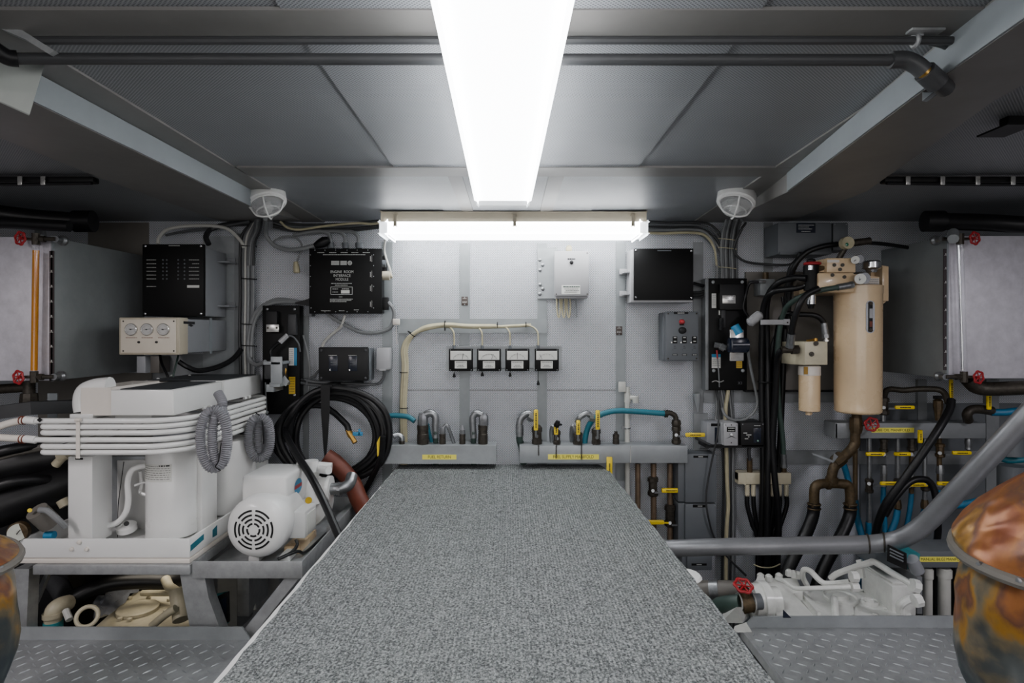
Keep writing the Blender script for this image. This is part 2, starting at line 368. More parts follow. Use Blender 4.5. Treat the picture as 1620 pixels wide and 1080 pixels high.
# sheet seams of the middle panel
wbar(643,727,616,618,'alud',.001); wbar(743,850,616,618,'alud',.001); wbar(865,974,616,618,'alud',.001)
trim(G().pb(1180,1397,430,618,2.985,2.9995),'taupe')
trim(G().pb(60,240,590,830,2.99,2.9995),'taupe')
trim(G().pb(1362,1620,638,900,2.985,2.9995),'dgrey'); trim(G().pb(1180,1400,617.5,620,2.95,2.984),'blackm')
for px,py in ((654,617),(690,617),(778,617),(815,617),(900,617)):
    pass
# ================================================================= CEILING LIGHTS
def strip_light(name,label,o,axis,L,w=.166,wb=.17,hb=.045,hd=.055,clips=(),endlen=.09,facing=0):
    t=thing('ceiling_light',label,'light','fluorescent ceiling fixtures')
    a=Vector(axis).normalized(); s=Vector((a.y,-a.x,0)); o=Vector(o)
    mt=Matrix(((a.x,s.x,0,o.x),(a.y,s.y,0,o.y),(0,0,1,o.z),(0,0,0,1)))
    G().box(0,L,-wb/2,wb/2,C-hb-.0075-o.z,C-.0075-o.z,.006,mtx=mt).to('housing','beige',t)
    zt=C-hb-.008-o.z
    G().box(endlen if facing<=0 else .0,L-endlen,-w/2,w/2,zt-hd,zt,.012,3,mtx=mt).to('diffuser','diff',t)
    G().box(L-endlen-.001,L+.006,-w/2-.001,w/2+.001,zt-hd+.004,zt,.009,3,mtx=mt).to('diffuser_end','diffe',t)
    if facing<=0: G().box(-.006,endlen,-w/2-.001,w/2+.001,zt-hd+.004,zt,.009,3,mtx=mt).to('diffuser_end','diffe',t)
    for u in clips:
        for sd in (-1,1):
            g=G(); y=sd*(wb/2+.005); g.box(u-.007,u+.007,min(y-.006,y),max(y,y+.006),zt-.02,zt+.035,.003,mtx=mt); g.cyl(mt@Vector((u-.01,y,zt+.03)),mt@Vector((u+.01,y,zt+.03)),.005,8); g.to('clip','beige',t)
    return t
strip_light('a','long fluorescent light running over the middle of the grey carpet',(-.006,.42,C),(-.0125,1,0),1.685,clips=(.45,.80,1.52))
tl=strip_light('b','beige fluorescent light fixed across the top of the perforated back wall',(X(609,2.81),2.81,C),(1,0,0),X(1016,2.81)-X(609,2.81),clips=(.065,.60,1.13),endlen=.03)
# bulkhead lamps
def bulkhead(px,py,Y,sgn,label):
    t=thing('bulkhead_lamp',label,'lamp','caged bulkhead lamps'); c=Vector((X(px,Y),Y,C-.008)); n=Vector((-sgn*.32,-.55,-1)).normalized()
    u=Vector((1,0,0)); u=(u-n*u.dot(n)).normalized(); w=n.cross(u)
    def ring(k,a,b): return [c+n*k+u*math.cos(i*math.pi/12)*a+w*math.sin(i*math.pi/12)*b for i in range(24)]
    def loft(rs):
        g=G(); R=[[g.bm.verts.new(p) for p in r] for r in rs]
        for A,B in zip(R,R[1:]):
            for i in range(24): g.bm.faces.new((A[i],A[(i+1)%24],B[(i+1)%24],B[i]))
        g.bm.faces.new(R[0][::-1]); g.bm.faces.new(R[-1]); return g
    loft([ring(.0,.068,.054),ring(.008,.073,.058),ring(.048,.073,.058),ring(.052,.066,.05)]).to('base','white',t)
    loft([ring(.052,.058,.044),ring(.075,.056,.042),ring(.095,.046,.034),ring(.107,.026,.018)]).to('glass','gglass',t)
    g=G().tube(ring(.056,.064,.05),.004,6,1,closed=True); g.to('guard_ring','white',t)
    for k,(aa,bb,dd) in enumerate(((.064,0,0),(0,.05,0))):
        pts=[]
        for i in range(9):
            f=-1+2*i/8; pts.append(c+n*(.056+.06*math.sqrt(max(0,1-f*f)))+u*aa*f+w*bb*f)
        G().tube(pts,.0035,6,3).to('guard_bar','white',t)
    G().tube(ring(.092,.042,.03),.003,6,1,closed=True).to('guard_ring','white',t)
    G().lathe(c+n*.055,n,[(0,.012),(.02,.02),(.035,.016),(.04,0)],12).to('bulb','white',t)
bulkhead(421,318,2.36,-1,'white caged bulkhead lamp above the bundle of grey and white cables')
bulkhead(1166,322,2.36,1,'white caged bulkhead lamp beside the angled beam above black hoses')
# pipes across the ceiling
t=thing('overhead_pipe','long dark grey pipe crossing below the ceiling with elbow fittings','pipe')
G().cyl(P(20,93,1.11),P(1418,95,1.11),.0104,16).to('pipe','bigpipe',t)
g=G().tube([P(1408,95,1.11),P(1432,95,1.11),P(1450,103,1.11),P(1462,113,1.11)],.0155,14,5); g.to('elbow','bigpipe',t)
G().cyl(P(1458,110,1.11),P(1466,117,1.11),.0125,14).to('brass_nipple','brass',t)
G().cyl(P(1463,113,1.11),P(1484,132,1.12),.019,14).to('union_nut','bigpipe',t)
G().cyl(P(1474,120,1.12),P(1496,140,1.16),.016,14).to('bushing','bigpipe',t)
G().tube([P(28,93,1.11),P(10,90,1.10),P(-20,70,1.08)],.0145,14,5).to('elbow','rubber',t)
t=thing('conduit','grey conduit running across the ceiling strip with a clamp at its bend','conduit')
G().tube([P(55,64,1.095),P(700,64,1.095),P(1440,64,1.095),P(1475,66,1.10),P(1500,74,1.12),P(1510,92,1.15)],.0075,10,5).to('tube','bigpipe',t)
G().torus(P(1448,65,1.095),(1,0,0),.0095,.004,16,6).box(X(1446,1.095),X(1456,1.095),1.085,1.115,Z(48,1.095),Z(60,1.095),.001).to('clamp','steel',t)
G().box(X(1432,1.09),X(1484,1.09),1.07,1.09,C-.012,C-.0075,.001).to('clamp_base','steel',t)
# gusset plates
Yg=1.20
one('gusset_plate',G().prism([P(1459,160,Yg),P(1537,98,1.12),P(1537,34,1.12),P(1512,36,1.12),P(1512,72,1.12),P(1508,84,1.13),P(1500,92,1.14),P(1490,112,1.15),P(1494,128,1.16),P(1478,146,1.18),P(1459,146,Yg)],(.012,.004,0)),'beaml','pale notched gusset plate where the grey conduit enters the angled beam','plate')
one('gusset_plate',G().prism([P(-40,80,1.16),P(70,103,1.16),P(47,181,1.16),P(-40,142,1.16)],(-.006,.006,0)),'pale','pale slanted gusset plate below the dark rubber end of the overhead pipe','plate')
one('wall_bracket',G().prism([P(0,45,1.08),P(20,38,1.08),P(70,70,1.09),P(86,80,1.09),P(78,86,1.09),P(40,62,1.08)],(0,.02,0)),'steel','bent steel bracket holding the conduit beside the pale gusset plate','bracket')
# deep cross beam near the camera on the far side
trim(G().box(X(1537,1.1),1.6,.95,1.16,zb+.004,C-.001),'beam')
trim(G().prism([(.70,.2,zb+.02),(1.6,.2,zb+.02),(1.6,.95,zb+.02),(.79,.95,zb+.02)],(0,0,.04)),'beaml')
# conduits and thick pipes on the outer ceiling
for sgn,lab in ((-1,'flat black cable tray strip on the ceiling above the amber sight glass tank'),(1,'flat black cable strip with silver clips on the ceiling above the clear sight glass tank')):
    t=thing('cable_run',lab,'cable'); Yc=2.11
    xa,xb=(X(1396,Yc),X(1760,Yc)) if sgn>0 else (X(-120,Yc),X(152,Yc))
    G().box(xa,xb,Yc-.015,Yc+.02,C-.03,C-.008,.006).to('conduit','blackm',t)
    G().tube([(xa,Yc-.022,C-.034),((xa+xb)/2,Yc-.022,C-.039),(xb,Yc-.022,C-.034)],.006,8).to('cable','rubber',t)
    for q in (([1428,1482,1537,1592] if sgn>0 else [78,42])):
        G().box(X(q,Yc)-.008,X(q,Yc)+.008,Yc-.031,Yc-.026,C-.042,C-.012,.002).to('clip','silver',t)
t=thing('insulated_pipe','thick black insulated pipe above the tank with the clear sight glass','pipe')
G().tube([P(1478,350,2.55),P(1560,352,2.55),P(1640,356,2.5),P(1760,352,2.4)],.036,16,5).to('sleeve','rubber',t)
G().cyl(P(1462,350,2.56),P(1492,350,2.55),.044,18).to('end_cap','rubber',t)
G().tube([P(1508,368,2.5),P(1508,378,2.45)],.02,10,1).to('outlet','alu',t)
t=thing('insulated_pipe','thick black insulated pipe above the tank with the amber sight glass','pipe')
G().tube([P(130,350,2.6),P(60,345,2.55),P(0,338,2.5),P(-120,322,2.4)],.036,16,5).to('sleeve','rubber',t)
G().cyl(P(118,350,2.6),P(148,350,2.61),.046,18).to('end_cap','rubber',t)
G().cyl(P(64,368,2.5),P(64,378,2.45),.02,12).to('outlet','alu',t)
one('insulated_pipe',G().tube([P(-60,352,2.36),P(0,352,2.36),P(60,355,2.37),P(110,358,2.38)],.022,14,5),'rubber','second black pipe just under the thick insulated pipe above amber tank','pipe')
one('ceiling_bracket',G().box(X(1594,1.5),X(1640,1.5),1.5,1.6,Z(194,1.5),Z(197,1.5)).box(X(1612,1.5),X(1640,1.5),1.53,1.56,Z(150,1.5),Z(195,1.5)),'blackm','small black bracket hanging from the outer ceiling beyond the angled beam','bracket')
# ================================================================= TANKS
def tank(x0,x1,Yf,zt,zbm,inner,lab,fuel):
    t=thing('fuel_tank',lab,'tank','aluminium day tanks')
    G().box(x0,x1,Yf,2.998,zbm,zt,.003).to('shell','tanks',t)
    G().box(x0,x1,Yf-.004,Yf-.0005,zbm,zt,.001).to('front_plate','tank',t)
    return t
def Zr(z): return z+ZO
tL=tank(-2.88,-1.81,2.40,Zr(.3725),Zr(-.195),-1.81,'aluminium day tank with an amber-filled sight glass and two red handwheels',1)
tR=tank(1.83,2.88,2.55,Zr(.40),Zr(-.197),1.83,'aluminium day tank with a clear empty sight glass and two red handwheels',0)
def sight(t,pxt,pyt,pyb,pxs,pys0,pys1,Yf,sgn,amber,pxt2):
    Yt=Yf-.05
    a=P(pxt,pyt,Yt); b=P(pxt2,pyb,Yt)
    G().cyl(a,b,.0135 if not amber else .012,16).to('sight_tube','glass',t)
    if amber: G().cyl(P(pxt,pyt+14,Yt),P(pxt2,pyb-6,Yt),.0112,12).to('amber_fuel','amber',t)
    else: G().cyl(P(pxt-2,pyt+6,Yt),P(pxt2-2,pyb-6,Yt),.004,8).to('inner_rod','chrome',t)
    gs=G().box(X(pxs,Yf)-.009,X(pxs,Yf)+.009,Yf-.008,Yf-.0045,Z(pys0,Yf),Z(pys1,Yf)).to('scale_strip','strip',t)
    g=G()
    for i in range(9):
        z=Z(pys0+10+i*(pys1-pys0-16)/8.,Yf); g.box(X(pxs,Yf)-.006,X(pxs,Yf)+.006,Yf-.0092,Yf-.0081,z-.0008,z+.0008); g.box(X(pxs,Yf)-.002,X(pxs,Yf)+.002,Yf-.0092,Yf-.0081,z+.002,z+.008)
    g.to('scale_marks','wink',gs)
    for py,dz in ((pyt,1),(pyb,-1)):
        px=pxt if dz>0 else pxt2
        q=P(px,py-dz*4,Yt)
        v=G().cyl(q+Vector((0,0,-.022)),q+Vector((0,0,.022)),.014,10).cyl(q,q+Vector((sgn*.075,0,0)),.008,10).hexnut(q+Vector((sgn*.02,0,0)),q+Vector((sgn*.035,0,0)),.013).to('gauge_valve','dbrz',t)
        q2=q+Vector((sgn*.075,0,0)); G().cyl(q2,q2+Vector((sgn*.0,.047,0)),.013,12).lathe(q2+Vector((0,.045,0)),(0,-1,0),[(0,.020),(.01,.020),(.02,.012)],12).to('fitting','fit',v)
        G().cyl(q+Vector((-sgn*.01,0,0)),q+Vector((-sgn*.045,-.012,0)),.006,8).to('stem','dbrz',v)
        wheel(v,q+Vector((-sgn*.045,-.02,0)),.024,(-sgn*.25,-1,0))
sight(tL,57,382,592,84,397,602,2.40,1,True,54)
sight(tR,1519,382,592,1494,394,585,2.55,-1,False,1525)
# parts of the tank corner flange
G().box(-1.813,-1.806,2.392,2.40,Zr(-.197),Zr(.375)).to('corner_flange','beaml',tL)
G().box(1.826,1.833,2.54,2.55,Zr(-.2),Zr(.402)).to('corner_flange','beaml',tR)
# ================================================================= CARPETED TABLE
ZT=Zr(-.65)
t=thing('workbench','long raised walkway covered in ribbed grey carpet with a white edge','bench')
def edge(pts,z0,z1,off=0):
    g=G(); g.prism([(x+off,y,z0) for x,y in pts],(0,0,z1-z0)); return g
Lc=[];Rc=[];Lw=[];Rw=[]
N=60
for i in range(N+1):
    y=.55+(2.965-.55)*i/N; jl=random.uniform(-.0035,.0035); jr=random.uniform(-.004,.004)
    xr=.49-(y-1.1)*(.03)/1.8
    if y>2.75: xr-=((y-2.75)/.215)**2*.03
    Lc.append((-.540+(1.1-y)*.003+jl,y)); Rc.append((xr+jr,y))
    Lw.append((-.560+(y-1.1)*.003+jl*.3,y)); Rw.append((xr-.012,y))
g=G().prism([(x,y,ZT-.012) for x,y in Lc]+[(x,y,ZT-.012) for x,y in Rc[::-1]],(0,0,.012)); g.to('carpet','carpet',t)
G().prism([(x,y,ZT-.045) for x,y in Lw]+[(x,y,ZT-.045) for x,y in Rw[::-1]],(0,0,.034)).to('board','white',t)
G().box(-.535,.44,.5,2.95,ZT-.10,ZT-.046).to('deck_frame','steel',t)
for xx,yy in ((-.5,.7),(.4,.7),(-.5,2.9),(.4,2.9)): G().box(xx-.02,xx+.02,yy-.02,yy+.02,0,ZT-.10).to('leg','steel',t)
G().lathe((.472,1.66,ZT-.02),(0,0,1),[(-.012,.02),(-.006,.045),(0,.05),(.006,.045),(.01,.02)],20).to('padding','white',t)
# ================================================================= DIAMOND PLATE DECKS
def deck(x0,x1,yf,y0,z,label,xl0=None,right=False):
    t=thing('deck_plate',label,'floor plate'); g=G()
    nx=int((x1-x0)/.038)+1; ny=int((yf-y0)/.038)+1
    G().box(x0,x1,y0,yf,z-.008,z,.001).to('plate','steel',t)
    g=G()
    for i in range(nx):
        for j in range(ny):
            cx=x0+.019+i*.038; cy=y0+.019+j*.038; a=math.radians(55 if (i+j)%2 else -35)
            if cx>x1-.012 or cy>yf-.012: continue
            u=Vector((math.cos(a),math.sin(a),0)); w=Vector((-u.y,u.x,0)); c=Vector((cx,cy,z)); h=Vector((0,0,.0026))
            A=[g.bm.verts.new(c+u*.016),g.bm.verts.new(c+w*.0036),g.bm.verts.new(c-u*.016),g.bm.verts.new(c-w*.0036),g.bm.verts.new(c+u*.009+h),g.bm.verts.new(c-u*.009+h)]
            for f in ((0,1,4),(1,2,5),(1,5,4),(2,3,5),(3,0,4),(3,4,5)): g.bm.faces.new([A[k] for k in f])
    g.to('tread_pattern','alu',t)
    return t
ZD=Zr(-1.05)
t=deck(-1.9,-.885,2.066,.6,ZD,'diamond-tread deck plate below the white pump and compressor skid')
G().prism([(-1.9,2.066,ZD),(-.885,2.066,ZD),(-.915,2.066,ZD+.043),(-1.9,2.066,ZD+.043)],(0,.006,0)).to('kick_lip','alu',t)
t=deck(.822,1.9,2.15,.6,ZD,'diamond-tread deck plate in front of the white gearbox')
G().prism([(.822,2.15,ZD),(1.9,2.15,ZD),(1.9,2.15,ZD+.043),(.86,2.15,ZD+.040)],(0,.006,0)).to('kick_lip','alu',t)
G().box(.812,.822,.6,2.15,ZD-.03,ZD-.001).to('edge_bar','steel',t)
# ================================================================= SUPPORT FRAME
t=thing('equipment_stand','galvanised steel stand carrying the compressor skid and the white pump','stand')
ZS=Zr(-.79)
g=G(); g.box(-1.64,-1.10,2.08,2.13,ZS-.045,ZS-.012,.004); g.to('front_rail','steel',t)
G().box(-1.64,-1.60,2.13,2.93,ZS-.045,ZS-.012,.004).to('side_rail','steel',t)
G().box(-1.14,-1.10,2.13,2.93,ZS-.045,ZS-.012,.004).to('side_rail','steel',t)
G().box(-1.64,-1.10,2.93,2.97,ZS-.045,ZS-.012,.004).to('rear_rail','steel',t)
# pump tray
zt0=ZS-.055
g=G(); g.box(-1.095,-.716,2.09,2.97,zt0-.004,zt0); g.box(-1.095,-.716,2.085,2.091,zt0-.004,ZS,.002); g.box(-.722,-.716,2.09,2.86,zt0-.004,ZS,.002); g.box(-1.095,-.716,2.86,2.866,zt0-.004,ZS+.01,.002); g.to('pump_tray','steel',t)
G().tube([P(440,884,2.2),P(470,872,2.25),(-.78,2.3,zt0+.008),(-.765,2.45,zt0+.01),(-.75,2.75,zt0+.01)],.006,8,5).to('tray_edge_seal','rubber',t)
# shaped front leg
def leg(pts,Y,d,n='leg'): G().prism([P(a,b,Y) for a,b in pts],(0,d,0)).to(n,'steel',t)
leg([(284,904),(311,904),(326,950),(342,1010),(342,1180),(300,1180),(300,990),(291,945)],2.10,.004)
leg([(311,904),(326,950),(342,1010),(342,1180),(352,1180),(352,1005),(330,945),(322,904)],2.10,.05,'leg_flange')
leg([(22,900),(46,900),(42,990),(42,1180),(22,1180)],2.12,.05)
leg([(72,904),(78,904),(54,960),(50,950)],2.2,.02,'brace')
G().box(-1.62,-1.58,2.88,2.92,0,ZS-.045).to('leg','steel',t); G().box(-.76,-.72,2.82,2.86,0,zt0-.004).to('leg','steel',t); G().box(-1.14,-1.10,2.88,2.92,0,ZS-.045).to('leg','steel',t)
G().prism([P(452,912,2.1),P(475,912,2.1),P(392,1015,2.1),P(380,1003,2.1)],(0,.02,0)).to('brace','steel',t)
# ================================================================= COMPRESSOR / CONDENSING SKID
t=thing('compressor_skid','white twin compressor skid wrapped by stacked white coolant tubes','machine')
Y0=2.10; zb0=ZS-.0115
g=G(); g.box(-1.705,-1.108,2.095,2.90,zb0,zb0+.016,.003); g.to('base_plate','wbeige',t)
g=G(); zf=zb0+.018; zl=Zr(-.718); g.box(-1.70,-1.111,2.10,2.108,zf,zl,.002); g.box(-1.70,-1.692,2.108,2.88,zf,zl,.002); g.box(-1.119,-1.111,2.108,2.88,zf,zl,.002); g.box(-1.692,-1.119,2.872,2.88,zf,zl,.002); g.box(-1.692,-1.119,2.108,2.872,zf,zf+.004); g.to('drip_tray','white',t)
for px,py in ((114,868),(126,857),(138,868)): G().lathe(P(px,py,2.1),(0,-1,0),[(0,.008),(.006,.007),(.008,.003)],10).to('bolt','wbeige',t)
G().box(X(236,2.2),X(268,2.2),2.19,2.21,zf+.004,zf+.006).to('drain_slot','blackm',t)
# stickers on the tray's side lip
def side_quad(x,pts,off=.0008):   # polygon on a plane x=const; pts in pixels
    return [Vector((x+off,x*F/(px-CX),(CY-py)*(x*F/(px-CX))/F+ZO)) for px,py in pts]
for pl in ([(301,872),(301,862),(322,844),(322,853)],[(336,838),(343,830),(343,846),(336,850)]):
    G().prism(side_quad(-1.111,pl),(.0006,0,0)).to('sticker','teal',t)
# posts
def post(px0,px1,py0,py1,Yf,Yb,n='post'): G().pb(px0,px1,py0,py1,Yf,Yb,.004).to(n,'white',t)
post(107,146,722,862,2.16,2.27); G().pb(119,131,724,727,2.158,2.159).to('slot','blackm',t)
post(309,320,700,848,2.34,2.46); post(389,411,690,780,2.72,2.82)
G().pb(152,232,722,862,2.42,2.44,.002).to('back_panel','alu',t)
G().pb(185,236,728,840,2.40,2.42,.002).to('back_panel','white',t)
# canisters
def can(px,Yc,r,py0,py1,n='canister'):
    x=X(px,Yc); z1=Z(py0,Yc); z0=zf+.005
    o=G().lathe((x,Yc,z0),(0,0,1),[(0,r*.8),(.01,r*1.01),(.025,r),(z1-z0-.03,r),(z1-z0-.008,r*.9),(z1-z0,r*.5)],36).to(n,'white',t); return o,x,z1
o,x,z1=can(272,2.32,.088,700,860)
# curved paper label on the first canister
def curved(x,Yc,r,a0,a1,z0,z1,m,par,n='label'):
    g=G(); k=10; A=[];B=[]
    for i in range(k+1):
        a=a0+(a1-a0)*i/k; A.append(g.bm.verts.new((x+math.sin(a)*r,Yc-math.cos(a)*r,z0))); B.append(g.bm.verts.new((x+math.sin(a)*r,Yc-math.cos(a)*r,z1)))
    for i in range(k): g.bm.faces.new((A[i],A[i+1],B[i+1],B[i]))
    return g.to(n,m,par)
lb=curved(x,2.32,.0892,-.95,.5,Zr(-.555),Zr(-.49),'paper',o)
for j in range(7):
    g=G(); zz=Zr(-.498)-j*.008; a=-.9
    while a<.45:
        b=min(.45,a+random.uniform(.04,.16)); 
        g.bm.faces.new([g.bm.verts.new((x+math.sin(q)*.0896,2.32-math.cos(q)*.0896,h)) for q,h in ((a,zz),(b,zz),(b,zz+(.005 if j==0 and a>0 else .0018)),(a,zz+(.005 if j==0 and a>0 else .0018)))]); a=b+.03
    g.to('small_print','ink',lb)
can(366,2.64,.10,690,800); 
# capillary / elbow pipes between post and canister
G().tube([P(240,736,2.28),P(220,738,2.26),P(207,746,2.25),P(202,765,2.25),P(203,790,2.25),P(198,812,2.25),P(182,828,2.25),P(152,834,2.25)],.0105,12,6).to('return_pipe','white',t)
G().tube([P(222,745,2.3),P(224,768,2.3),P(222,778,2.3),P(236,784,2.3)],.007,10,4).to('branch_pipe','white',t)
G().tube([P(212,768,2.26),P(224,764,2.28),P(236,762,2.3)],.004,8,4).to('valve_stem','white',t)
G().tube([P(196,730,2.3),P(192,760,2.3),P(187,800,2.3),P(186,850,2.3)],.0015,6,4).to('wire','cdark',t)
G().lathe(P(201,838,2.3),(0,-.3,1),[(0,.035),(.02,.035),(.03,.02),(.032,0)],18).to('float_cap','white',t)
G().cyl(P(200,828,2.26),P(200,828,2.24),.009,12).to('plug','blackm',t)
# stacked tube coil: six loops
ctr=[665.5,675,684.5,695.5,706,715.5]
for i,py in enumerate(ctr):
    z=Z(py,2.09); x0,x1,y0,y1,r=-1.62,-1.135,2.09,2.90,.13; pts=[]
    for (cx,cy,a0) in ((x1-r,y0+r,-90),(x1-r,y1-r,0),(x0+.05,y1-.05,90),(x0+.02,y0+.02,180)):
        rr=r if cx>-1.4 else (.05 if cy>2.5 else .02)
        for k in range(7):
            a=math.radians(a0+90*k/6); pts.append((cx+rr*math.cos(a),cy+rr*math.sin(a),z))
    if i in (0,3):
        pts=[(x0-.06,y0,z),(x0+.1,y0,z)]+pts[:21]
        G().tube(pts,.0092,12,1).to('coil_tube','white',t)
    else: G().tube(pts,.0092,12,1,closed=True).to('coil_tube','white',t)
G().pb(120,126,662,725,2.078,2.08).to('tie_strap','wbeige',t); G().cyl(P(119,664,2.075),P(128,664,2.075),.006,8).to('strap_bolt','wbeige',t)
G().prism([P(58,664,2.078),P(63,660,2.078),P(67,664,2.078),P(63,668,2.078)],(0,-.0006,0)).to('flow_arrow','blackm',t)
# top housings
h=G().box(X(175,2.15),-1.194,2.15,2.51,Z(657,2.15),Z(617,2.15),.003).to('top_housing','white',t)
G().box(X(180,2.15)+.01,-1.215,2.17,2.50,Z(617,2.15)+.0005,Z(617,2.15)+.003).to('top_grille','grille',h)
G().prism([P(128,657,2.17),P(128,613,2.17),P(175,613,2.17),P(176,630,2.155),P(176,657,2.155)],(0,.3,0)).to('top_housing','wbeige',t)
G().tube([P(132,650,2.2),P(130,636,2.2),P(134,620,2.2),P(150,612,2.2),P(175,609,2.2)],.03,14,5).to('end_duct','white',t)
G().pb(110,146,655,662,2.16,2.2,.002).to('bracket_foot','white',t)
G().pb(182,240,657,664,2.2,2.3).to('under_tray','white',t)
h=G().box(X(300,2.53),-1.194,2.53,2.90,Z(630,2.66),Z(617,2.15)+.002,.003).to('top_housing','white',t)
G().box(-1.58,-1.40,2.53,2.88,Z(640,2.53),Z(617,2.15)-.004,.004).to('top_housing','wbeige',t)
G().box(-1.52,-1.21,2.54,2.88,Z(617,2.15)+.0025,Z(617,2.15)+.005).to('top_grille','grille',h)
for px,py,Y in ((185,607,2.3),(209,607,2.35),(250,600,2.6),(272,597,2.8),(300,596,2.8)): G().lathe((X(px,Y),Y,Z(617,2.15)+.003),(0,0,1),[(0,.007),(.004,.006),(.006,.002)],10).to('bolt','white',t)
for yy in (2.36,2.40,2.72,2.76): G().box(-1.196,-1.185,yy-.012,yy+.012,Z(657,2.15)-.006,Z(657,2.15)+.006,.002).to('bracket_lug','white',t)
# hose ends
for py,pts,lab in ((665.5,[(42,664),(20,668),(0,674),(-40,690)],'upper white hose clamped to the stacked coolant tubes'),(695.5,[(42,694),(20,693),(0,692),(-40,692)],'lower white hose clamped to the stacked coolant tubes')):
    q=thing('coolant_hose',lab,'hose')
    G().tube([P(a,b+.0,2.09) for a,b in pts],.0125,12,5).to('hose','wbeige',q)
    G().cyl(P(40,pts[0][1],2.09),P(57,py,2.09),.0135,12).to('coupling','white',q)
    for k in (34,39): G().torus(P(k,pts[0][1]+.5,2.09),(1,-.1,0),.0132,.0022,14,6).to('hose_clamp','dred',q)
if True:
    q=thing('shelf_angle','small pale steel angle standing beside the compressor skid','bracket'); G().pb(75,90,622,668,2.5,2.504).box(X(75,2.5),X(92,2.5),2.5,2.56,Z(668,2.5),Z(664,2.5)).to('angle','beaml',q)
# corrugated grey hoses hanging in loops
def corr(label,loops,r,tail):
    t=thing('corrugated_hose',label,'hose','coiled corrugated hoses'); pts=[]
    for c,a,b,y,d in loops:
        n=14
        for k in range(n):
            th=math.pi/2-2*math.pi*k/n*d; pts.append(P(c[0]+a*math.cos(th),c[1]-b*math.sin(th),y+.012*math.sin(2*math.pi*k/n)))
    pts+= [P(*q) for q in tail]
    G().tube(pts,r,12,8,corr=.0075).to('hose','corr',t); return t
t=corr('grey corrugated hose looped by the first compressor housing, nearest the canister label',[((338,694),21,47,2.17,1),((348,692),12,44,2.19,1)],.0182,[(350,650,2.24),(352,636,2.26),(345,622,2.28)])
G().tube([P(350,700,2.155),P(346,728,2.15),P(341,738,2.15),P(349,744,2.15)],.0022,6,5).to('cable_tie','blackm',t)
t=corr('grey corrugated hose looped further back by the second compressor housing',[((410,692),17,33,2.58,1),((418,692),10,30,2.61,1)],.0200,[(420,668,2.66),(423,690,2.62),(421,712,2.6)])
G().tube([P(404,652,2.57),P(414,662,2.57),P(417,690,2.57),P(417,702,2.57)],.0022,6,5).to('cable_tie','blackm',t)
# ================================================================= PUMP
t=thing('pump','white electric pump with a slotted round fan cover','pump','')
t['group']='white machinery on the stand'; del t['group']
c=Vector((X(401,2.13),2.13,Z(838,2.13))); ax=Vector((.03,1,.0)).normalized(); R=.1085
G().lathe(c,ax,[(.0,.0),(.0,R*.42),(.004,R*.72),(.016,R*.92),(.034,R),(.085,R),(.09,R*.96)],48).to('fan_cover','white',t)
u=Vector((ax.y,-ax.x,0)); w=Vector((0,0,1))
g=G()
for k,rr in enumerate((.022,.037,.052,.067)):
    n=6 if k else 5; gap=.16+.1/(k+1)
    for i in range(n):
        a0=2*math.pi*i/n+math.pi/2+gap/2; a1=a0+2*math.pi/n-gap; m_=8; off=-.0012+.004*max(0,(rr/R-.42)/.3)
        A=[];B=[]
        for q in range(m_+1):
            a=a0+(a1-a0)*q/m_
            for lst,ra in ((A,rr-.0034),(B,rr+.0034)):
                dd=.004*max(0,(ra/R-.42)/.30); lst.append(g.bm.verts.new(c+u*math.cos(a)*ra+w*math.sin(a)*ra+ax*(dd-.0016)))
        for q in range(m_): g.bm.faces.new((A[q],A[q+1],B[q+1],B[q]))
g.to('vent_slots','blackm',t)
G().lathe(c,ax,[(.09,.092),(.25,.088),(.27,.07)],40).to('motor_body','white',t)
mt=Matrix.Translation((0,0,0))
def obox(cx,cy,z0,z1,wx,wy,bev,n,m,par=None):
    ang=math.atan2(-ax.x,ax.y); T=Matrix.Translation((cx,cy,0))@Matrix.Rotation(ang,4,'Z')
    return G().box(-wx/2,wx/2,-wy/2,wy/2,z0,z1,bev,3,mtx=T).to(n,m,par or t)
cbx=obox(-.928,2.40,Zr(-.685),Zr(-.545),.175,.22,.014,'control_cover','white')
obox(-.922,2.41,Zr(-.70),Zr(-.684),.20,.25,.004,'cover_flange','white')
# oval blue sticker on its side
Tm=Matrix.Translation((-.928,2.40,0))@Matrix.Rotation(math.atan2(-ax.x,ax.y),4,'Z')
def oval(a,b,x,yc,zc,m,n,par):
    g=G(); g.bm.faces.new([g.bm.verts.new(Tm@Vector((x,yc+a*math.cos(2*math.pi*i/20),zc+b*math.sin(2*math.pi*i/20)))) for i in range(20)]); return g.to(n,m,par)
o=oval(.046,.034,.0882,.0,Zr(-.61),'paper','sticker',cbx); oval(.040,.030,.0886,.0,Zr(-.61),'bstk','sticker_field',o)
g=G().box(.0888,.0892,-.036,.036,Zr(-.61)-.007,Zr(-.61)+.007,mtx=Tm); g.to('sticker_band','red',o)
obox(-.805,2.33,Zr(-.775),Zr(-.675),.075,.12,.005,'terminal_box','white')
obox(-.7665,2.33,Zr(-.765),Zr(-.69),.003,.08,.001,'rating_label','paper')
G().tube([P(468,853,2.28),P(470,862,2.27),P(460,874,2.24),P(440,884,2.22)],.006,8,5).to('power_cord','cdark',t)
for dx in (-.06,.05): G().box(-.88+dx-.02,-.88+dx+.02,2.22,2.36,zt0+.001,zt0+.022,.003).to('foot','white',t)
G().box(-.86,-.80,2.30,2.5,zt0+.001,zt0+.03,.002).to('wood_block','cream',t)
G().lathe((-.86,2.50,Zr(-.71)),ax,[(0,.06),(.01,.105),(.05,.115),(.085,.105),(.1,.06),(.14,.05)],36).to('pump_volute','white',t)
G().tube([P(497,800,2.50),P(490,770,2.52),P(492,748,2.53),P(500,733,2.53)],.034,16,5).to('pump_head','white',t)
